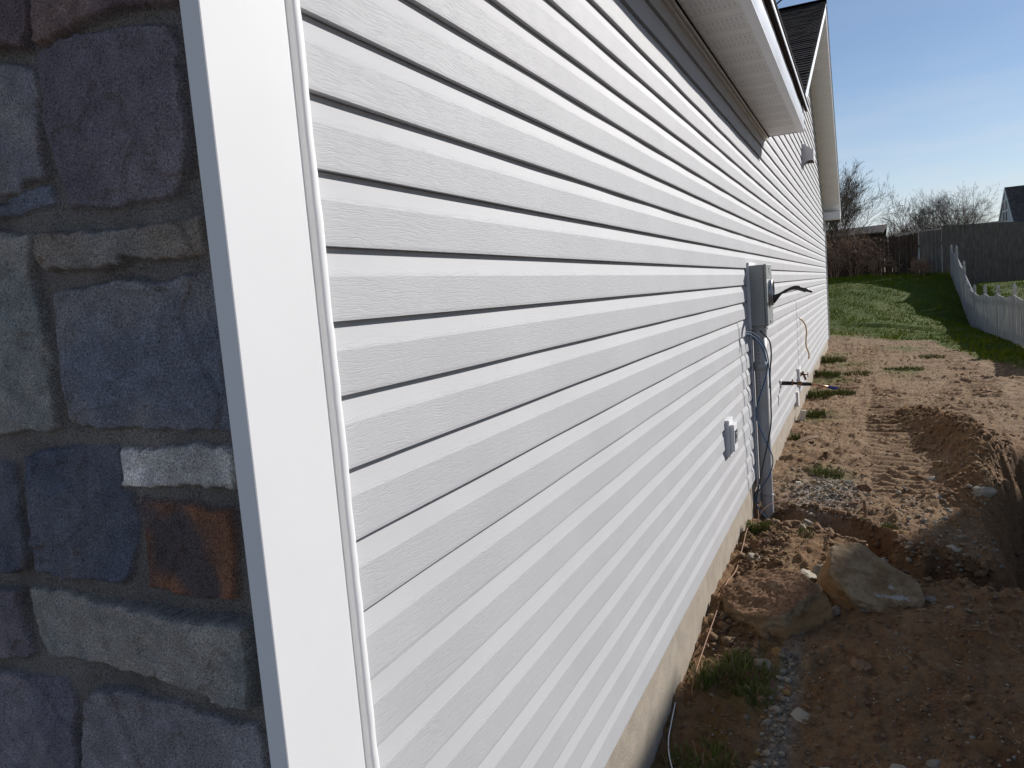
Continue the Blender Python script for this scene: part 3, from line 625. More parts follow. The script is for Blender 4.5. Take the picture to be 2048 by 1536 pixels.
cable('blue_cable', [W(-.01, 5.37, -.325), W(.035, 5.46, -.335), W(.085, 5.54, -.40), W(.115, 5.58, -.50), W(.12, 5.60, -.66), W(.116, 5.61, -.74)], .0038, M_blue, 'short blue cable ending beside the upper conduit pipe', 'cable')
cable('black_cable', [W(.06, 5.655, -.33), W(.125, 5.62, -.40), W(.138, 5.61, -.50), W(.124, 5.61, -.64), W(.122, 5.60, -.85), W(.112, 5.60, -1.02), W(.055, 5.56, -1.28), W(.010, 5.50, -1.50), W(-.004, 5.46, -1.66), W(-.004, 5.44, -1.80)], .0052, M_black, 'black cable hanging in front of the conduit pipe', 'cable')
cable('yellow_cable', [W(-.01, 10.34, -.485), W(.014, 10.42, -.51), W(.046, 10.5, -.57), W(.062, 10.5, -.66), W(.050, 10.5, -.79), W(.055, 10.5, -.87), W(.078, 10.5, -.94), W(.078, 10.5, -1.02)], .0085, M_yellow, 'short yellow cable dangling from the siding', 'cable')
def onground(pts, up): return [(x, y, gz(x, y)+up) for x, y in pts]
P = onground([(.05, 2.98), (.03, 3.1), (.03, 3.4), (.035, 3.7), (.03, 4.0), (.035, 4.3), (.03, 4.6), (.025, 4.85), (.02, 5.05)], .025)
P = [(x, y, max(z, -1.66+H) if y < 4.5 else max(z, -1.62+H)) for x, y, z in P]
cable('orange_cable', P+[W(.02, 5.26, -1.62), W(.06, 5.40, -1.56), W(.13, 5.52, -1.535), W(.24, 5.66, -1.545), (.36, 5.72, gz(.36, 5.72)+.03), (.52, 5.74, gz(.52, 5.74)+.012), (.66, 5.73, gz(.66, 5.73)+.012), (.82, 5.66, gz(.82, 5.66)+.01)], 0.0028, M_orange, 'thin orange wire along the foundation and out across the gravel', 'wire', 6)
cable('pale_cable', [(-.01, 2.93, -1.665+H), (.004, 2.80, -1.67+H), (.018, 2.68, -1.68+H), (.05, 2.57, -1.69+H), (.11, 2.44, -1.70+H), (.2, 2.3, -1.715+H)], .0024, M_soffit, 'thin pale cable curling out from the foundation in the shade', 'cable', 6)
cable('red_wire', onground([(.30, 5.86), (.40, 6.02), (.52, 6.03), (.60, 5.9), (.68, 5.74)], .02), .0026, M_orange, 'fine red wire arching over the gravel patch', 'wire', 5)

t = empty('outlet_box', W(0, 4.44, -.99), 'white weatherproof outlet box with a dark opening low on the siding', 'outlet box')
mb = MB(); mb.box(-.01, .020, 4.41, 4.56, -.762+H, -.972+H, bev=.003); mb.build('mounting_block', M_white, t)
mb = MB(); mb.box(.020, .044, 4.428, 4.545, -.790+H, -.945+H, bev=.003); mb.build('outlet_frame', M_white, t)
mb = MB(); mb.box(.0442, .0475, 4.445, 4.53, -.825+H, -.90+H); mb.box(.0475, .052, 4.46, 4.515, -.845+H, -.872+H, bev=.001); mb.build('receptacle', M_meter, t)
mb = MB(); mb.box(.0474, .0482, 4.447, 4.458, -.827+H, -.898+H); mb.box(.0474, .0482, 4.458, 4.528, -.83+H, -.842+H); mb.build('opening', M_black, t)

t = empty('garden_tap', W(0, 9.7, -1.27), 'brass garden tap on a white mounting block low on the siding', 'tap')
mb = MB(); mb.box(-.01, .028, 9.58, 9.84, -1.045+H, -1.245+H, bev=.004); mb.build('mounting_block', M_white, t)
mb = MB(); mb.tube([W(.02, 9.70, -1.12), W(.085, 9.70, -1.125)], .012, 12); mb.tube([W(.028, 9.70, -1.12), W(.04, 9.70, -1.12)], .026, 12)
mb.tube([W(.06, 9.70, -1.12), W(.075, 9.68, -1.155), W(.085, 9.67, -1.185)], [.012, .013, .014], 12); mb.tube([W(.052, 9.70, -1.115), W(.058, 9.70, -1.085)], .012, 10); mb.build('spout', M_brass, t, smooth=True)
mb = MB(); mb.tube([W(.085, 9.70, -1.125), W(.108, 9.70, -1.127)], .006, 8)
for a in range(6):
    an = a*math.pi/3; mb.tube([W(.108, 9.70, -1.127), W(.110, 9.70+.028*math.cos(an), -1.127+.028*math.sin(an))], .005, 6)
mb.tube([W(.110, 9.70+.030*math.cos(a), -1.127+.030*math.sin(a)) for a in np.linspace(0, 2*math.pi, 15)], .005, 6); mb.build('handle', M_brass, t, smooth=True)
mb = MB(); mb.box(-.01, .022, 9.32, 9.46, -1.285+H, -1.455+H, bev=.004); o = mb.build('vent_block', M_white); tag(o, 'white rectangular block on the siding below the brass tap', 'mounting block')
t = empty('insulated_pipe', W(0, 7.62, -.97), 'black insulated pipe stub with a brass end sticking out of the siding', 'pipe')
mb = MB(); mb.tube([W(-.01, 7.62, -.960), W(.10, 7.62, -.963)], .019, 14); mb.tube([W(.10, 7.62, -.963), W(.150, 7.62, -.965)], .014, 12); mb.build('foam_sleeve', M_blackm, t, smooth=True)
mb = MB(); mb.tube([W(.098, 7.62, -.962), W(.110, 7.62, -.962)], .025, 6); mb.tube([W(.104, 7.62, -.96), W(.104, 7.615, -.925)], .006, 8); mb.build('brass_fitting', M_brass, t)
mb = MB(); mb.tube([W(.148, 7.62, -.965), W(.185, 7.62, -.966)], .020, 6); mb.build('end_cap', M_brass, t)
mb = MB(); mb.box(-.01, .008, 7.57, 7.67, -.93+H, -1.0+H, bev=.003); mb.build('wall_plate', M_white, t)
t = empty('copper_stub', W(0, 9.9, -1.27), 'long copper pipe stub with black foam and blue tape pointing away from the wall', 'pipe')
mb = MB(); mb.tube([W(-.01, 9.9, -1.262), W(.13, 9.9, -1.268)], .022, 14); mb.build('foam_sleeve', M_blackm, t, smooth=True)
mb = MB(); mb.tube([W(.13, 9.9, -1.268), W(.22, 9.9, -1.285), W(.33, 9.9, -1.310)], .013, 10); mb.build('copper_tube', M_copper, t, smooth=True)
mb = MB(); mb.tube([W(.32, 9.9, -1.308), W(.36, 9.9, -1.318), W(.43, 9.9, -1.330)], [.017, .021, .016], 9); mb.build('tape_wrap', M_bluetape, t)
mb = MB(); mb.tube([W(.43, 9.9, -1.330), W(.53, 9.9, -1.333), W(.545, 9.9, -1.333)], .004, 6); mb.tube([W(.545, 9.9, -1.333), W(.61, 9.9, -1.338)], .008, 6); mb.build('tail_wire', [M_copper], t)
mb = MB(); mb.box(-.01, .012, 9.85, 9.97, -1.225+H, -1.31+H, bev=.003); mb.build('wall_plate', M_white, t)
t = empty('vent_hood', W(0, 12.1, 1.66), 'light grey sloping exhaust vent hood high on the gable wall', 'vent hood')
mb = MB(); a0, a1 = 12.02, 12.24
for yy, fl in ((a0, 0), (a1, 1)): mb.slab([W(.0, yy, 1.925), W(.150, yy, 1.805), W(.150, yy, 1.665), W(.078, yy, 1.668), W(.0, yy, 1.625)], (0, 1, 0), .006)
mb.slab([W(.0, a0, 1.926), W(.151, a0, 1.806), W(.151, a1, 1.806), W(.0, a1, 1.926)], (.62, 0, .78), .004)
mb.box(.148, .152, a0, a1, 1.80+H, 1.655+H); mb.build('hood', M_white, t)
mb = MB(); mb.box(.06, .147, a0+.002, a1, 1.668+H, 1.652+H); mb.build('flap', M_bwood, t)
mb = MB(); mb.box(-.01, .012, a0-.03, a1+.03, 1.60+H, 1.95+H, bev=.003); mb.build('flange', M_white, t)
mb = MB(); mb.tube([W(-.30, 7.3, 2.02), W(.034, 7.4, 2.335), W(.44, 7.5, 2.62), W(3.5, 8.3, 4.9)], .0075, 6); o = mb.build('overhead_cable', M_black, smooth=True); tag(o, 'black overhead cable leaving the roof edge towards the sky', 'cable')

# ------------------------------------------------------------------ debris by the wall
mb = MB(); Pw = [(.075, 7.94, 0), (.13, 8.02, .02), (.19, 8.09, .034), (.26, 8.15, .036), (.29, 8.16, .032)]
for i in range(4):
    (x0, y0, z0_), (x1, y1, z1_) = Pw[i], Pw[i+1]; b_ = gz(.18, 8.05)+.012
    mb.slab([(x0+.02, y0-.05, b_+z0_), (x1+.02, y1-.05, b_+z1_), (x1-.02, y1+.05, b_+z1_+.006), (x0-.02, y0+.05, b_+z0_+.006)], (0, 0, 1), .007)
o = mb.build('wood_scrap', M_wood); tag(o, 'curled brown board scrap lying on the soil near the foundation', 'board scrap')
mb = MB(); Mx = Matrix.Translation((.055, 9.35, gz(.06, 9.35)+.055)) @ Matrix.Rotation(.25, 4, 'Y') @ Matrix.Rotation(.5, 4, 'Z'); mb.box(-.035, .035, -.012, .012, -.065, .065, bev=.003, M=Mx)
o = mb.build('foam_block', M_cream); tag(o, 'small cream block leaning at the foot of the foundation', 'foam block')
mb = MB(); b_ = gz(.70, 5.50); mb.tube([(.70, 5.50, b_-.05), (.705, 5.50, b_+.05), (.698, 5.50, b_+.115)], [.012, .013, .011], 5); o = mb.build('wooden_stake', M_wood); tag(o, 'short wooden stake at the far lip of the trench', 'stake')
mb = MB(); mb.tube([(.74, 5.17, -1.80+H), (.84, 5.20, -1.79+H), (.95, 5.16, -1.79+H)], .017, 12); o = mb.build('trench_pipe', M_pvc, smooth=True); tag(o, 'length of grey pipe lying across the trench behind the tilted slab', 'pipe')
mb = MB(); b_ = gz(.22, 6.35); mb.box(.205, .24, 6.33, 6.35, b_+.005, b_+.03, M=None); o = mb.build('litter', M_cream); tag(o, 'tiny white square of litter on the gravel', 'litter')

# ------------------------------------------------------------------ rocks
M_rock = mat('field_stone', (.30, .25, .19), (.16, .13, .10), 9, .9, .5, 70, bdist=.004)
M_rockg = mat('grey_stone', (.25, .22, .18), (.16, .14, .115), 14, .85, .5, 90, bdist=.003)
M_rockp = mat('pale_stone', (.36, .315, .24), (.26, .22, .165), 12, .85, .4, 90, bdist=.003)
M_rocko = mat('ochre_stone', (.30, .19, .075), (.2, .12, .05), 16, .85, .4, 90, bdist=.003)
M_clod = mat('soil_clod', (.25, .155, .09), (.15, .085, .052), 20, .95, .9, 90, bdist=.006)
def slab_material(name, gray, brown, soil, top):
    m, nt, b = newmat(name); b.inputs['Roughness'].default_value = .92; b.inputs['Specular IOR Level'].default_value = .15
    P = coords(nt); n1 = N(nt, 'ShaderNodeTexNoise', {'Vector': P, 'Scale': 7, 'Detail': 6, 'Roughness': .65}); r1 = N(nt, 'ShaderNodeMapRange', {0: n1.outputs[0], 1: .42, 2: .6})
    mx = N(nt, 'ShaderNodeMixRGB', {0: r1.outputs[0], 1: L4(gray), 2: L4(brown)})
    n3 = N(nt, 'ShaderNodeTexNoise', {'Vector': P, 'Scale': 45, 'Detail': 5, 'Roughness': .7}); r3 = N(nt, 'ShaderNodeMapRange', {0: n3.outputs[0], 1: .5, 2: .7, 4: .6})
    m3 = N(nt, 'ShaderNodeMixRGB', {0: r3.outputs[0], 1: mx.outputs[0], 2: L4(tuple(c*.45 for c in brown))})
    at = N(nt, 'ShaderNodeAttribute', attribute_name='soil'); n2 = N(nt, 'ShaderNodeTexNoise', {'Vector': P, 'Scale': 60, 'Detail': 4}); r2 = N(nt, 'ShaderNodeMapRange', {0: n2.outputs[0], 1: .4, 2: .62})
    so = N(nt, 'ShaderNodeMixRGB', {0: r2.outputs[0], 1: L4(soil), 2: L4(tuple(c*.55 for c in soil))})
    oc = N(nt, 'ShaderNodeAttribute', attribute_name='ochre'); mo = N(nt, 'ShaderNodeMixRGB', {0: oc.outputs['Fac'], 1: m3.outputs[0], 2: (.27, .165, .08, 1)})
    sc_ = N(nt, 'ShaderNodeAttribute', attribute_name='scar'); ms = N(nt, 'ShaderNodeMixRGB', {0: sc_.outputs['Fac'], 1: mo.outputs[0], 2: (.34, .33, .31, 1)})
    m4 = N(nt, 'ShaderNodeMixRGB', {0: at.outputs['Fac'], 1: ms.outputs[0], 2: so.outputs[0]}); nt.links.new(m4.outputs[0], b.inputs['Base Color'])
    n5 = N(nt, 'ShaderNodeTexNoise', {'Vector': P, 'Scale': 70, 'Detail': 6, 'Roughness': .75}); bp = N(nt, 'ShaderNodeBump', {'Height': n5.outputs[0], 'Strength': .9, 'Distance': .008}); nt.links.new(bp.outputs[0], b.inputs['Normal'])
    return m
M_slab = slab_material('broken_concrete_slab', (.29, .22, .14), (.19, .125, .068), (.26, .15, .085), 0)
def rock(name, c, dims, rot, seed, m, cuts=(), sub=4, amp=.12, freq=2.0, soil=None, parent=None):
    bm = bmesh.new(); bmesh.ops.create_icosphere(bm, subdivisions=sub, radius=1.0); off = Vector((seed*3.1, seed*7.7, seed*1.3))
    R = Matrix.Rotation(rot[2], 4, 'Z') @ Matrix.Rotation(rot[1], 4, 'Y') @ Matrix.Rotation(rot[0], 4, 'X')
    loc = []; scar = []
    for v in bm.verts:
        p = v.co.copy(); v0 = v.co.copy()
        for n_, d_ in cuts:
            n_ = Vector(n_).normalized(); e = p.dot(n_)-d_
            if e > 0: p -= n_*e*.93
        k = mnoise.fractal(p*freq+off, 1.0, 2.0, 5)*amp
        k2 = mnoise.fractal(p*freq*4+off*2, 1.0, 2.0, 3)*amp*.25
        p = p*(1+k)+v.co*k2
        loc.append(max(0, min(1, (.42-abs(p.z))/.12+mnoise.noise(v0*3+off)*1.3)))
        q_ = Vector((p.x-.38, p.y+.12)); a_ = q_.x*.42+q_.y*.91; b_ = q_.x*.91-q_.y*.42; scar.append(1.0 if p.z > .2 and abs(a_) < .30 and abs(b_+.05*mnoise.noise(v0*6)) < .035+.03*mnoise.noise(v0*9) else (.8 if p.z > .2 and mnoise.noise(v0*2.2+Vector((4, 1, 2))) > .60 else 0.0))
        v.co = R @ Vector((p.x*dims[0], p.y*dims[1], p.z*dims[2]))+Vector(c)
    bm.normal_update()
    me = bpy.data.meshes.new(name); sv = []
    for v in bm.verts:
        s_ = 0.0
        if soil: s_ = max(0, min(1, (v.normal.z-soil)/.12+mnoise.noise(v.co*14)*1.2))
        sv.append(s_)
        if s_ > .5: v.co.z += .010*abs(mnoise.noise(v.co*55))+.006*mnoise.noise(v.co*120)
    bm.to_mesh(me); bm.free()
    at = me.attributes.new('soil', 'FLOAT', 'POINT'); at.data.foreach_set('value', sv)
    at = me.attributes.new('ochre', 'FLOAT', 'POINT'); at.data.foreach_set('value', loc)
    if name == 'rock_slab': at = me.attributes.new('scar', 'FLOAT', 'POINT'); at.data.foreach_set('value', scar)
    return link(name, me, m, parent, smooth=True)
BX = [((1, 0, 0), .72), ((-1, 0, 0), .70), ((0, 1, 0), .72), ((0, -1, 0), .70), ((0, 0, 1), .62), ((0, 0, -1), .62)]
o = rock('boulder', (.272, 3.80, -1.625+H), (.30, .27, .20), (.26, -.06, -.62), 3, M_slab, BX+[((-.7, -.7, .2), .80), ((.6, -.7, .1), .85)], 6, .11, 2.0, soil=.74)
tag(o, 'broken boulder topped with crumbled red soil near the foundation', 'boulder')
o = rock('rock_slab', (.735, 4.15, -1.605+H), (.31, .26, .16), (-.02, .46, -.80), 8, M_slab, [((0, 0, 1), .55), ((0, 0, -1), .6), ((-1, 0, 0), .85), ((0, -1, 0), .85), ((1, 0, 0), .9)]+[((-.6, .7, 0), .82), ((.7, .7, 0), .72), ((.75, -.65, 0), .74), ((-.7, -.6, 0), .85), ((.92, -.1, .4), .70), ((.6, -.5, -.6), .6), ((-.3, .7, .6), .8)], 6, .10, 2.0, soil=.985)
tag(o, 'big tilted slab of rock with a pale scar, right of the soil topped boulder', 'rock slab')
ROCKS = [  # x, y, radius, squash, sink, material, label
 (.40, 4.27, .075, .62, .0, M_rockp, 'pale jagged stone perched behind the soil topped boulder'),
 (.475, 4.40, .05, .8, .01, M_rockg, 'purplish grey stone wedged behind the big tilted slab'),
 (.515, 4.12, .060, .7, .005, M_rock, 'brown stone squeezed between the boulder and the slab'),
 (.50, 3.98, .040, .9, .01, M_rockg, 'dark grey stone in the gap between boulder and slab'),
 (.515, 3.80, .034, 1.3, .0, M_rocko, 'narrow upright ochre stone beside the soil topped boulder'),
 (.565, 3.90, .030, .9, .0, M_rock, 'small brown stone in front of the gap beside the slab'),
 (.10, 4.50, .058, .7, .01, M_rock, 'rounded soil coloured lump against the foundation'),
 (.285, 3.30, .046, .75, .006, M_rockp, 'large pale cobble in front of the soil topped boulder'),
 (.345, 3.39, .027, .8, .0, M_rocko, 'bright ochre stone under the front of the boulder'),
 (.375, 3.28, .022, .6, .0, M_rockg, 'small grey cobble beside the large pale cobble'),
 (.40, 3.21, .016, .7, .0, M_rockp, 'small buff cobble at the head of the gravel strip'),
 (.352, 2.905, .022, .8, .0, M_rockg, 'blue grey round cobble in the gravel strip'),
 (.368, 3.01, .028, .6, .0, M_rock, 'flat brown cobble above the blue grey one'),
 (.345, 3.075, .014, .8, .0, M_rockg, 'dark round pebble at the edge of the grass clump'),
 (.365, 2.735, .015, .7, .0, M_rockp, 'left cobble of the pale pair low in the gravel strip'),
 (.39, 2.755, .013, .7, .0, M_rockg, 'right cobble of the pale pair low in the gravel strip'),
 (.465, 3.00, .050, .22, .0, M_rockp, 'flat tan stone half buried right of the gravel strip'),
 (.575, 2.69, .050, .22, .0, M_rockp, 'broad buff stone half buried near the bottom edge'),
 (.79, 2.765, .036, .28, .0, M_rockp, 'smooth pale stone set flat in the shaded soil'),
 (.905, 2.83, .028, .3, .0, M_rockg, 'small light stone right of the smooth pale flat one'),
 (.67, 3.37, .055, .55, .01, M_clod, 'dark crumbly clod of soil in the shaded foreground'),
 (.61, 3.33, .042, .6, .01, M_clod, 'smaller clod left of the dark crumbly clod'),
 (1.46, 6.20, .090, .45, .01, M_rockp, 'tan block of stone at the brink of the dark pit'),
 (1.20, 6.80, .060, .35, .01, M_rockg, 'flat grey stone in the side of the spoil ridge'),
 (1.03, 6.17, .055, .75, .0, M_clod, 'round brown clod casting a shadow at the end of the tracks'),
 (1.17, 6.10, .040, .35, .0, M_rockg, 'flat oval grey stone right of the round brown clod'),
 (.59, 6.44, .045, .6, .0, M_rockg, 'grey stone at the right end of the gravel patch'),
 (.69, 6.29, .060, .6, .01, M_clod, 'reddish clod beside the grey stone by the gravel'),
 (.345, 5.19, .052, .55, .0, M_rock, 'brown lump of stone on the near lip of the trench'),
 (.345, 5.05, .022, .7, .0, M_rockp, 'pale pebble below the stone on the trench lip'),
 (.49, 5.10, .038, .5, .0, M_clod, 'low soil clod on the trench lip right of the brown stone'),
 (1.07, 4.12, .026, .3, .0, M_rockp, 'small pale flat stone right of the tilted slab'),
 (1.47, 5.25, .026, .6, .0, M_rockp, 'white stone on the slope above the dark pit'),
 (1.37, 4.95, .020, .6, .0, M_rockg, 'grey pebble lower on the slope by the dark pit'),
 (1.00, 4.22, .036, .3, .0, M_rockg, 'long flat grey stone just behind the tilted slab'),
 (.15, 4.72, .034, .8, .0, M_clod, 'brown clod nearest the grass tuft at the wall'),
 (.08, 3.58, .030, .8, .0, M_clod, 'dark clod in the hollow by the foundation'),
 (1.18, 5.16, .050, .4, .0, M_rockp, 'broad pale stone at the far side of the trench'),
]
rr = random.Random(21)
for i, (x, y, r, sq, sink, m_, lab) in enumerate(ROCKS):
    cuts = [(Vector((rr.uniform(-1, 1), rr.uniform(-1, 1), rr.uniform(-.4, 1))).normalized(), rr.uniform(.62, .9)) for _ in range(6)]
    cl = m_ is M_clod
    z = gz(x, y)+r*sq*.35-sink
    o = rock('soil_clod' if cl else 'stone', (x, y, z), (r, r*rr.uniform(.7, .95), r*sq), (rr.uniform(-.3, .3), rr.uniform(-.3, .3), rr.uniform(0, 3)), i+20, m_, cuts, 4, .30 if cl else .12, 2.2)
    tag(o, lab, 'clod' if cl else 'stone', 'loose stones and clods on the soil')

# ------------------------------------------------------------------ gravel, crumbs of soil, straw: uncountable
def ico(sub):
    bm = bmesh.new(); bmesh.ops.create_icosphere(bm, subdivisions=sub, radius=1.0); bm.verts.index_update()
    v = np.array([q.co[:] for q in bm.verts]); f = np.array([[q.index for q in p.verts] for p in bm.faces]); bm.free(); return v, f
def scatter(name, P, R, mats, mi, seed, sub=1, flat=(.45, .9), smooth=True, sink=.15, rough=.18):
    rg = np.random.RandomState(seed); v, f = ico(sub); n = len(P); Z = gh(P[:, 0], P[:, 1])
    th = rg.rand(n)*6.28; sx = rg.uniform(.7, 1.3, n); sz = rg.uniform(flat[0], flat[1], n)
    J = 1+rough*(rg.rand(n, len(v))-.5)*2
    q = v[None]*J[:, :, None]*R[:, None, None]; q = q*np.stack([sx, np.ones(n), sz], -1)[:, None]
    tx = rg.uniform(-.35, .35, n)[:, None]; z_ = q[..., 2]+q[..., 0]*tx
    c, s = np.cos(th)[:, None], np.sin(th)[:, None]; X = q[..., 0]*c-q[..., 1]*s; Y = q[..., 0]*s+q[..., 1]*c
    co = np.stack([X+P[:, 0:1], Y+P[:, 1:2], z_+(Z+R*(sz*.5-sink))[:, None]], -1).reshape(-1, 3)
    F = (f[None]+np.arange(n)[:, None, None]*len(v)).reshape(-1, 3)
    me = bpy.data.meshes.new(name); me.vertices.add(len(co)); me.vertices.foreach_set('co', co.reshape(-1).astype(np.float32))
    me.loops.add(F.size); me.loops.foreach_set('vertex_index', F.reshape(-1).astype(np.int32)); me.polygons.add(len(F))
    me.polygons.foreach_set('loop_start', np.arange(0, F.size, 3, dtype=np.int32)); me.polygons.foreach_set('loop_total', np.full(len(F), 3, dtype=np.int32))
    me.update(calc_edges=True); o_ = link(name, me, mats, smooth=smooth)
    me.polygons.foreach_set('material_index', np.repeat(mi, len(f)).astype(np.int32)); return o_
rg = np.random.RandomState(5)
def ypers(n, a, b): return a*(b/a)**rg.rand(n)          # denser close by, as scree is seen
n = 5200; Y_ = ypers(n, 2.3, 19); X_ = rg.uniform(.02, 1, n)*np.minimum(.75+.19*Y_, 3.6); R_ = rg.gamma(1.6, .0016, n)+.0014; R_ = np.minimum(R_, .013)
n2 = 950; P2 = np.stack([.42+rg.randn(n2)*.16, 6.1+rg.randn(n2)*.42], 1); R2 = rg.gamma(2.4, .0028, n2)+.003
n3 = 330; y3 = rg.uniform(2.3, 3.45, n3); P3 = np.stack([.385+.02*(y3-3)+rg.randn(n3)*.030, y3], 1); R3 = rg.gamma(1.8, .0028, n3)+.0028
n4 = 260; P4 = np.stack([rg.uniform(.9, 1.5, n4), rg.uniform(4.9, 6.3, n4)], 1); R4 = rg.gamma(2, .0035, n4)+.003
P_ = np.concatenate([np.stack([X_, Y_], 1), P2, P3, P4]); R_ = np.concatenate([R_, R2, R3, R4])
k = (P_[:, 0] > .02); P_, R_ = P_[k], np.minimum(R_[k], .024)
mi = rg.choice([0, 1, 2, 3], len(P_), p=[.42, .26, .24, .08])
o = scatter('gravel', P_, R_, [M_rock, M_rockg, M_rockp, M_rocko], mi, 3); tag(o, 'loose grey and tan gravel strewn over the soil', 'gravel', kind='stuff')
n = 5200; Y_ = ypers(n, 2.4, 16); X_ = rg.uniform(.02, 1, n)*np.minimum(.75+.19*Y_, 3.2); R_ = rg.gamma(1.3, .0030, n)+.002
nb = 1700; yb = rg.uniform(6.0, 9.8, nb); P2 = np.stack([np.interp(yb, [6, 6.5, 7.3, 8.2, 8.9, 9.7], [1.42, 1.52, 1.62, 1.62, 1.45, 1.25])+rg.randn(nb)*.22, yb], 1); R2 = rg.gamma(1.8, .005, nb)+.003
nc = 900; tc_ = rg.rand(nc); xa = tc_*1.4; P3 = np.stack([xa, np.interp(xa, [0, .18, .43, .6, .78, .92, 1.1, 1.45], [5.42, 5.4, 5.34, 5.27, 5.0, 4.74, 4.78, 4.8])+rg.choice([-1, 1], nc)*(.22+rg.rand(nc)*.1)], 1); R3 = rg.gamma(1.7, .0048, nc)+.003
nd = 900; P4 = np.stack([.03+rg.rand(nd)*.25, rg.uniform(3.3, 5.2, nd)], 1); R4 = rg.gamma(1.6, .0042, nd)+.003
P_ = np.concatenate([np.stack([X_, Y_], 1), P2, P3, P4]); R_ = np.minimum(np.concatenate([R_, R2, R3, R4]), .035); k = P_[:, 0] > .02
o = scatter('soil_crumbs', P_[k], R_[k], [M_clod, M_soil], rg.choice([0, 1], k.sum(), p=[.10, .90]), 9, flat=(.45, 1.0), rough=.42, smooth=False); tag(o, 'crumbs of dug up soil covering the yard', 'soil', kind='stuff')

# ------------------------------------------------------------------ grass
def blades(mb, x, y, n, r, h, seed, lean=.5, w=.003, zf=None):
    rr_ = random.Random(seed)
    for _ in range(n):
        a = rr_.uniform(0, 6.28); d = r*math.sqrt(rr_.random()); bx, by = x+d*math.cos(a), y+d*math.sin(a)
        if bx < .012 and x < 1: bx = .012+rr_.random()*.02
        bz = (zf or gz)(bx, by); hh = h*rr_.uniform(.45, 1.15); a2 = a+rr_.uniform(-1.2, 1.2); l = hh*lean*rr_.uniform(.2, 1.3)
        c, s = math.cos(a2), math.sin(a2); ww = w*rr_.uniform(.7, 1.3); px, py = -s*ww, c*ww; mx_, my_ = bx+c*l*.4, by+s*l*.4; tx, ty = bx+c*l, by+s*l
        if tx < .002: tx = .004
        mb.add([(bx-px, by-py, bz-.004), (bx+px, by+py, bz-.004), (mx_+px*.8, my_+py*.8, bz+hh*.62), (mx_-px*.8, my_-py*.8, bz+hh*.62), (tx, ty, bz+hh*(.98-.25*lean))], [(0, 1, 2, 3), (3, 2, 4)], 0 if rr_.random() > .12 else 1)
TUFTS = [(.065, 4.99, 340, .075, .075, 'bright grass tuft at the wall by the near end of the trench'),
 (.355, 4.93, 90, .06, .04, 'small sparse grass tuft on the soil bench before the trench'),
 (.41, 6.78, 520, .13, .05, 'round grass tuft behind the gravel patch'),
 (.20, 3.20, 380, .13, .07, 'dark shaded grass clump in front of the soil topped boulder'),
 (.29, 3.06, 150, .07, .05, 'straggly grass clump beside the gravel strip'),
 (.16, 2.60, 300, .13, .05, 'dark grass clump at the bottom edge by the foundation'),
 (.84, 5.34, 80, .05, .035, 'tiny grass tuft on the far lip of the trench'),
 (.07, 3.10, 90, .05, .10, 'weeds standing against the foundation in the shade'),
 (.16, 9.75, 260, .13, .07, 'grass tuft by the foundation beyond the cream block'),
 (.06, 8.25, 90, .07, .06, 'thin grass tuft by the foundation beside the board scrap'),
 (.14, 11.3, 420, .20, .10, 'grass clump by the foundation below the copper stub'),
 (.40, 11.6, 360, .2, .08, 'grass clump out from the wall below the copper stub'),
 (.14, 13.2, 420, .22, .12, 'leafy weeds by the foundation past the brass tap'),
 (.58, 13.6, 300, .25, .07, 'low grass tuft in the soil past the brass tap'),
 (.16, 15.4, 420, .25, .14, 'bright weeds by the foundation near the far corner'),
 (1.32, 14.3, 480, .30, .06, 'green grass patch in the middle of the dirt track'),
 (1.9, 16.6, 420, .24, .05, 'faint grass patch in the dirt short of the lawn')]
for i, (x, y, n, r, h, lab) in enumerate(TUFTS):
    mb = MB(); blades(mb, x, y, n, r, h, 100+i, .6, .0022 if y < 8 else .0045); o = mb.build('grass_tuft', [M_grass2, M_straw]); tag(o, lab, 'grass tuft', 'grass tufts in the soil')
def lawn():
    rg = np.random.RandomState(12); n = 60000
    y = rg.uniform(13, 35.5, n)**1.0; x = rg.uniform(-.6, 9.5, n); k = (lawn_mask(x, y) > rg.rand(n)*.9+.08) & (x > -.25-(y > 19)*.6) & (x < .9+.20*y)
    x, y = x[k], y[k]; n = len(x); z = gh(x, y); a = rg.rand(n)*6.28; clump = .5+fbm(x*2.3, y*2.3, 3)
    h = (.026+.06*rg.rand(n)**2)*np.clip(.25+1.6*clump, .35, 2.0)*(1+.9*(y > 32.8)); w = .006+.010*rg.rand(n); l = h*rg.uniform(.2, 1.0, n); a2 = rg.rand(n)*6.28
    c, s = np.cos(a)*w, np.sin(a)*w; A = np.stack([x-c, y-s, z-.01], 1); B = np.stack([x+c, y+s, z-.01], 1); T = np.stack([x+np.cos(a2)*l, y+np.sin(a2)*l, z+h], 1)
    co = np.stack([A, B, T], 1).reshape(-1, 3); me = bpy.data.meshes.new('grass'); me.vertices.add(3*n); me.vertices.foreach_set('co', co.reshape(-1).astype(np.float32))
    me.loops.add(3*n); me.loops.foreach_set('vertex_index', np.arange(3*n, dtype=np.int32)); me.polygons.add(n)
    me.polygons.foreach_set('loop_start', np.arange(0, 3*n, 3, dtype=np.int32)); me.polygons.foreach_set('loop_total', np.full(n, 3, dtype=np.int32)); me.update(calc_edges=True)
    o_ = link('grass', me, [M_grass, M_straw]); me.polygons.foreach_set('material_index', (rg.rand(n) < .04).astype(np.int32)); tag(o_, 'short green lawn grass beyond the soil', 'grass', kind='stuff')
lawn()
mb = MB(); rr_ = random.Random(31)
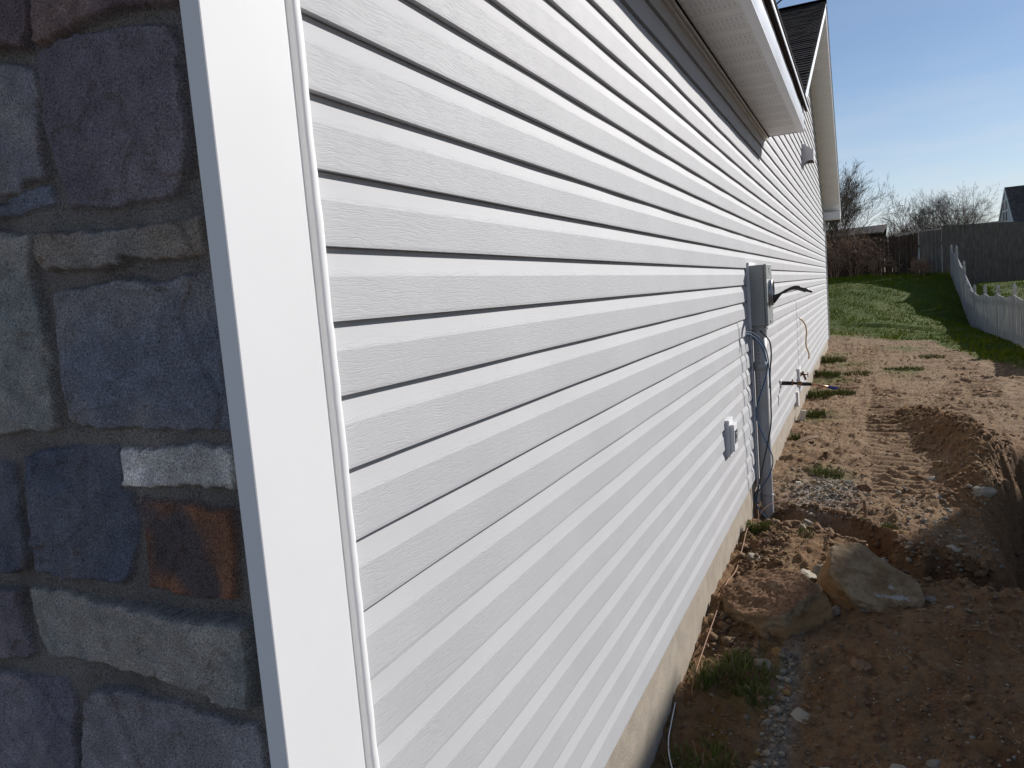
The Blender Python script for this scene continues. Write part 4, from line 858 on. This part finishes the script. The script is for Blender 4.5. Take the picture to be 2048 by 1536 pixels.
for i in range(800):
    y = 3*(22/3)**rr_.random(); x = rr_.uniform(.03, min(.7+.17*y, 3.4)); L_ = rr_.uniform(.01, .035)*(1+y*.05); a = rr_.uniform(0, 6.28); b_ = gz(x, y)+.004; w_ = .0016*(1+y*.12)
    c, s = math.cos(a), math.sin(a); mb.add([(x-s*w_, y+c*w_, b_), (x+s*w_, y-c*w_, b_), (x+c*L_+s*w_, y+s*L_-c*w_, b_+rr_.uniform(0, .012)), (x+c*L_-s*w_, y+s*L_+c*w_, b_+.006)], [(0, 1, 2, 3)])
o = mb.build('straw', M_straw); tag(o, 'bits of dry straw and twigs strewn on the soil', 'straw', kind='stuff')

# ------------------------------------------------------------------ fences
def picket_fence():
    t = empty('picket_fence', (3.8, 22, 0), 'weathered white picket fence with scalloped panels and pointed posts', 'fence')
    PY = [15.8, 18.05, 20.33, 22.64, 24.9, 27.1, 29.65, 31.79, 33.5]; PZ = [-.50, -.50, -.46, -.505, -.548, -.557, .188, .769, .863]
    def post(x, y, zt):
        mb = MB(); b_ = gz(x, y)-.2; s = .045; mb.box(x-s, x+s, y-s, y+s, b_, zt-.235, bev=.006); mb.box(x-s*.62, x+s*.62, y-s*.62, y+s*.62, zt-.236, zt-.205)
        k = [(.55, -.205), (1.08, -.185), (1.08, -.165), (.62, -.150), (.98, -.115), (.70, -.055), (.10, 0)]
        vs = []; 
        for f_, dz in k: vs += [(x-s*f_, y-s*f_, zt+dz), (x+s*f_, y-s*f_, zt+dz), (x+s*f_, y+s*f_, zt+dz), (x-s*f_, y+s*f_, zt+dz)]
        fs = [(i*4+j, i*4+(j+1) % 4, i*4+4+(j+1) % 4, i*4+4+j) for i in range(len(k)-1) for j in range(4)]+[(3, 2, 1, 0), tuple(len(k)*4-4+j for j in range(4))]
        mb.add(vs, fs); mb.build('post', M_picket, t)
    rr_ = random.Random(9)
    def panel(ax, ay, az, bx, by, bz):
        mb = MB(); L_ = math.hypot(bx-ax, by-ay); ux, uy = (bx-ax)/L_, (by-ay)/L_; nx, ny = -uy, ux; s = .055
        def top(q):
            tt = q/L_; e = tt*tt*.65+tt*.35 if bz-az > .3 else tt
            return az+(bz-az)*e-.25-.07*math.sin(math.pi*tt)
        while s < L_-.06:
            e = min(L_-.05, s+.137); a_ = rr_.uniform(-.011, .011)
            P = []
            x0, y0, x1, y1 = ax+ux*s, ay+uy*s, ax+ux*e, ay+uy*e; g0, g1 = gz(x0, y0)+.03, gz(x1, y1)+.03; o_ = .028+a_
            vs = [(x0+nx*o_, y0+ny*o_, g0), (x1+nx*o_, y1+ny*o_, g1), (x1+nx*o_, y1+ny*o_, top(e)), (x0+nx*o_, y0+ny*o_, top(s))]
            mb.slab(vs, (nx, ny, 0), .018); s = e+.020
        for f_ in (.14, .80):
            g0, g1 = gz(ax, ay), gz(bx, by); z0_, z1_ = g0+(top(.05)-g0)*f_, g1+(top(L_-.05)-g1)*f_
            vs = [(ax-nx*.006, ay-ny*.006, z0_), (bx-nx*.006, by-ny*.006, z1_), (bx-nx*.006, by-ny*.006, z1_+.085), (ax-nx*.006, ay-ny*.006, z0_+.085)]
            mb.slab(vs, (nx, ny, 0), .035)
        mb.build('panel', M_picket, t)
    for y, z_ in zip(PY, PZ): post(3.8, y, z_+H)
    for i in range(len(PY)-1): panel(3.8, PY[i], PZ[i]+H, 3.8, PY[i+1], PZ[i+1]+H)
    post(5.85, 15.8, -.5+H); panel(5.85, 15.8, -.5+H, 3.8, 15.8, -.5+H)
picket_fence()
def board_fence(name, x0, x1, y, topf, botf, m, label, bw, gap, jag, seed, rails=True, posts=()):
    t = empty(name, ((x0+x1)/2, y, botf((x0+x1)/2)), label, 'fence'); rr_ = random.Random(seed); mb = MB(); x = x0
    while x < x1:
        e = min(x1, x+bw*rr_.uniform(.9, 1.08)); z1_ = topf(x)+rr_.uniform(-jag, jag); o_ = rr_.uniform(0, .012); l = rr_.uniform(-.012, .012)*jag*8; b_ = botf(x)-.1
        c = min(.035, (e-x)*.3) if jag > .015 else .003
        mb.slab([(x, y-o_, b_), (e, y-o_, b_), (e+l, y-o_, z1_-c), (e-c+l, y-o_, z1_), (x+c+l, y-o_, z1_), (x+l, y-o_, z1_-c)], (0, -1, 0), .018); x = e+gap*rr_.uniform(.3, 2.2)
    mb.build('boards', m, t)
    if rails:
        for f_ in (.25, .78):
            mb = MB(); za, zb_ = botf(x0)+(topf(x0)-botf(x0))*f_, botf(x1)+(topf(x1)-botf(x1))*f_
            mb.slab([(x0, y-.055, za), (x1, y-.055, zb_), (x1, y-.055, zb_+.09), (x0, y-.055, za+.09)], (0, -1, 0), .04); mb.build('rail', m, t)
    for px in posts: mb = MB(); mb.box(px-.045, px+.045, y-.115, y-.025, botf(px)-.2, topf(px)+.03, bev=.006); mb.build('post', m, t)
gbot = lambda x: gz(x, 34.4)
board_fence('stockade_fence', -14, 2.76, 34.6, lambda x: 3.06+.05*math.sin(x*2.1)+.02*x, gbot, M_fdark, 'old dark brown board fence with ragged tops and gaps', .125, .004, .05, 2, posts=(-6, -3.6, -1.2, .35, 1.3, 2.5))
board_fence('stockade_fence', 2.80, 3.56, 34.55, lambda x: 3.13, gbot, M_fgrey, 'short bluish board fence section between the dark and the tall grey fence', .14, .004, .006, 3, rails=False)
board_fence('stockade_fence', 3.575, 13, 34.50, lambda x: 3.27-.05*(x-3.6), gbot, M_fgrey, 'tall weathered grey board fence behind the picket fence', .14, .002, .004, 4, rails=False)

# ------------------------------------------------------------------ buildings beyond
t = empty('shed', (.2, 46, 1.5), 'low shed with a dark shingle roof behind the dark brown fence', 'shed')
mb = MB(); mb.box(-3.6, 1.62, 45.0, 49, 1.0, 3.72); mb.build('wall', M_fdark, t)
mb = MB(); mb.slab([(-3.9, 44.6, 3.70), (1.74, 44.6, 3.74), (2.02, 47, 4.24), (-3.9, 47, 4.18)], (0, -.2, .98), .09); mb.slab([(-3.9, 47, 4.18), (2.02, 47, 4.24), (2.02, 49.5, 3.72), (-3.9, 49.5, 3.72)], (0, .2, .98), .09)
shingle_plane(mb, (-3.9, 44.62, 3.705), (1, 0, 0), Vector((0, 2.4, .49)).normalized(), 5.64, 2.4, Vector((0, -.2, .98)), .16, .02); mb.build('roof', M_shingle2, t)
t = empty('garage', (5, 46, 1.5), 'low dark garage roof showing above the tall grey fence', 'garage')
mb = MB(); mb.box(2.6, 7.3, 44.3, 49, 1.0, 2.95); mb.build('wall', M_hwall, t)
mb = MB(); mb.slab([(2.3, 44, 2.85), (7.5, 44, 3.02), (7.35, 46.5, 3.80), (2.3, 46.5, 3.66)], (0, -.3, .95), .1); mb.slab([(2.3, 46.5, 3.66), (7.35, 46.5, 3.80), (7.5, 49.3, 2.9), (2.3, 49.3, 2.9)], (0, .3, .95), .1); mb.build('roof', M_shingle2, t)
t = empty('neighbour_house', (12, 58, 1.5), 'white gabled house with a steep dark roof above the grey fence', 'house')
gx0 = 9.12; Yn, Yp, Yf, Ze, Zp = 54.7, 58.4, 62.1, 3.55, 6.40
mb = MB(); mb.slab([(gx0, Yn, .8), (gx0, Yf, .8), (gx0, Yf, Ze), (gx0, Yp, Zp-.05), (gx0, Yn, Ze)], (-1, 0, 0), 9); mb.build('wall', M_hwall, t)
mb = MB()
for k in range(26):
    z_ = 2.2+k*.16; a = Yn if z_ < Ze else Yn+(Yp-Yn)*(z_-Ze)/(Zp-Ze); b_ = Yf if z_ < Ze else Yf-(Yf-Yp)*(z_-Ze)/(Zp-Ze)
    if a < b_: mb.box(gx0-.028, gx0-.002, a, b_, z_, z_+.02)
mb.build('clapboards', M_hwall, t)
mb = MB()
for ya, yb in ((Yn-.35, Yp), (Yf+.35, Yp)):
    za = Ze-.35*(Zp-Ze)/(Yp-Yn); nrm = Vector((0, (Zp-Ze)*(1 if yb < ya else -1), abs(Yp-Yn))).normalized()
    mb.slab([(gx0-.05, ya, za), (gx0+9.3, ya, za), (gx0+9.3, yb, Zp), (gx0-.05, yb, Zp)], nrm, .12)
mb.build('roof', M_shingle2, t)
mb = MB()
for s_, ya in ((1, Yn-.35), (-1, Yf+.35)):
    za = Ze-.35*(Zp-Ze)/(Yp-Yn); mb.slab([(gx0-.07, ya, za-.02), (gx0-.07, Yp, Zp-.02), (gx0-.07, Yp, Zp-.24), (gx0-.07, ya, za-.24)], (-1, 0, 0), .02)
mb.build('bargeboard', M_alu, t)
for ya, yb in ((57.35, 58.15), (58.35, 59.15)):
    mb = MB(); mb.box(gx0-.06, gx0-.005, ya, yb, 4.20, 5.62); wnd = mb.build('window', M_alu, t)
    for za, zb_ in ((4.28, 4.86), (4.96, 5.54)):
        mb = MB(); mb.box(gx0-.065, gx0-.058, ya+.09, yb-.09, za, zb_); g_ = mb.build('pane', M_glass, t)
        g_.parent = wnd; g_.matrix_parent_inverse = Matrix.Translation(-Vector(t.location)) if False else wnd.matrix_world.inverted()
# the neighbour whose roof shades the foreground, just outside the picture on the right
t = empty('neighbour_house', (10, 12, 0), 'tall cream house with a lean-to across the side yard, shading the soil', 'house')
HN = 5.06
mb = MB(); mb.box(6.0, 14, 7.8, 12.42, -.4, HN); mb.slab([(6.0, 12.42, -.4), (6.0, 14.8, -.4), (6.0, 14.8, HN-3.0), (6.0, 12.42, HN)], (-1, 0, 0), 6); mb.build('wall', M_nwall, t)
mb = MB(); mb.slab([(6.0, 7.6, HN+.01), (6.0, 12.42, HN+.01), (10, 12.42, HN+1.2), (10, 7.6, HN+1.2)], Vector((-.28, 0, .96)), .05); mb.slab([(10, 7.6, HN+1.2), (10, 12.42, HN+1.2), (14.2, 12.42, HN), (14.2, 7.6, HN)], Vector((.28, 0, .96)), .05); mb.build('roof', M_shingle2, t)
for yc in (9.2, 11.0):
    mb = MB(); mb.box(5.96, 5.998, yc-.6, yc+.6, 1.0, 2.3); wnd = mb.build('window', M_alu, t); mb = MB(); mb.box(5.95, 5.958, yc-.5, yc+.5, 1.1, 2.2); mb.build('pane', M_glass, t)

# ------------------------------------------------------------------ bare trees and brush
def tree(name, base, h, seed, label, r0, lev=4, stems=1, spread=.55, kids=(7, 7, 6, 5), m=None, up=.25, cat='tree', lenf=(.62, .55, .5, .45), group='bare trees beyond the fences', droop=0.0):
    t_ = empty(name, base, label, cat, group); rr_ = random.Random(seed); TB, CB = MB(), MB()
    def branch(p, d, L_, r, lv):
        n = 5 if lv < 2 else 4; pts = [p]; q = p.copy(); dd = d.copy()
        for i in range(n):
            dd = (dd+Vector((rr_.uniform(-1, 1), rr_.uniform(-1, 1), rr_.uniform(-1, 1)))*.13+Vector((0, 0, up*.3-droop*lv*.12))).normalized(); q = q+dd*L_/n; pts.append(q.copy())
        tp = .75 if lv == 0 else .8
        (TB if lv < 2 else CB).tube(pts, [max(.004, r*(1-tp*i/n)) for i in range(n+1)], 7 if lv == 0 else (5 if lv == 1 else 3), cap=False)
        if lv >= lev: return
        for k_ in range(kids[lv]):
            f_ = rr_.uniform(.28, 1.0) if lv > 0 else rr_.uniform(.22, 1.0); i = min(n-1, int(f_*n)); w_ = f_*n-i; s_ = pts[i].lerp(pts[i+1], w_)
            dl = (pts[i+1]-pts[i]).normalized(); side = dl.cross(Vector((rr_.uniform(-1, 1), rr_.uniform(-1, 1), rr_.uniform(-1, 1)))).normalized(); an = spread*rr_.uniform(.6, 1.3)
            branch(s_, (dl*math.cos(an)+side*math.sin(an)).normalized(), L_*lenf[lv]*rr_.uniform(.7, 1.2)*(1.15-.4*f_), r*(1-tp*f_)*.6+.002, lv+1)
    for s_ in range(stems):
        a = rr_.uniform(0, 6.28); k_ = 0 if stems == 1 else rr_.uniform(.15, .5)
        branch(Vector(base)+Vector((math.cos(a), math.sin(a), 0))*(.0 if stems == 1 else .15), Vector((math.cos(a)*k_, math.sin(a)*k_, 1)).normalized(), h*.62*rr_.uniform(.85, 1.1), r0, 0)
    TB.build('trunk', m or M_bark, t_, smooth=True); CB.build('crown', m or M_bark, t_)
tree('bare_tree', (-1.1, 42, 1.2), 6.3, 5, 'dense many stemmed bare tree rising beside the gable end', .05, 4, 13, .5, (9, 7, 5, 4), up=.13, lenf=(.62, .6, .55, .5))
tree('bare_tree', (7.0, 72, 1.0), 7.3, 6, 'round crowned bare tree left of the white gabled house', .12, 4, 8, .62, (9, 8, 5, 4), up=.10, lenf=(.66, .6, .55, .5))
tree('bare_tree', (5.6, 70, 1.0), 7.0, 12, 'slender bare tree just left of the round crowned one', .09, 4, 2, .5, (7, 6, 5, 4), up=.22)
tree('bare_tree', (4.5, 68, 1.0), 6.0, 13, 'small leaning bare tree, leftmost of the clump over the grey fence', .08, 4, 2, .6, (6, 6, 5, 4), up=.2)
tree('bare_shrub', (2.3, 60, 1.4), 4.2, 15, 'wispy bare shrub behind the right end of the shed roof', .05, 3, 7, .6, (8, 7, 6), up=.18, cat='shrub', m=M_bark2)
tree('bare_shrub', (3.6, 60, 1.4), 4.0, 16, 'wispy bare shrub above the join of the dark and grey fences', .05, 3, 7, .6, (8, 7, 6), up=.18, cat='shrub', m=M_bark2)
tree('bare_shrub', (-.35, 34.15, gz(-.3, 34.1)), 2.2, 17, 'tangle of arching dry vines on the dark fence next to the house corner', .016, 3, 12, .7, (6, 5, 3), up=.02, cat='shrub', m=M_vine, droop=.9, group='vines on the dark fence')
tree('bare_shrub', (.45, 34.2, gz(.4, 34.1)), 2.1, 18, 'arching dry vines on the dark fence below the shed roof', .014, 3, 11, .7, (6, 5, 3), up=.02, cat='shrub', m=M_vine, droop=.9, group='vines on the dark fence')
tree('bare_shrub', (1.25, 34.2, gz(1.2, 34.1)), 1.5, 19, 'thinner dry vines on the dark fence under the right end of the shed', .012, 3, 8, .7, (5, 5, 3), up=.02, cat='shrub', m=M_vine, droop=.9, group='vines on the dark fence')
tree('bare_shrub', (2.75, 33.9, gz(2.7, 33.9)), .8, 23, 'low dry brush at the foot of the short bluish fence section', .008, 3, 14, .8, (6, 5, 3), up=.05, cat='shrub', m=M_vine, droop=.4, group='vines on the dark fence')
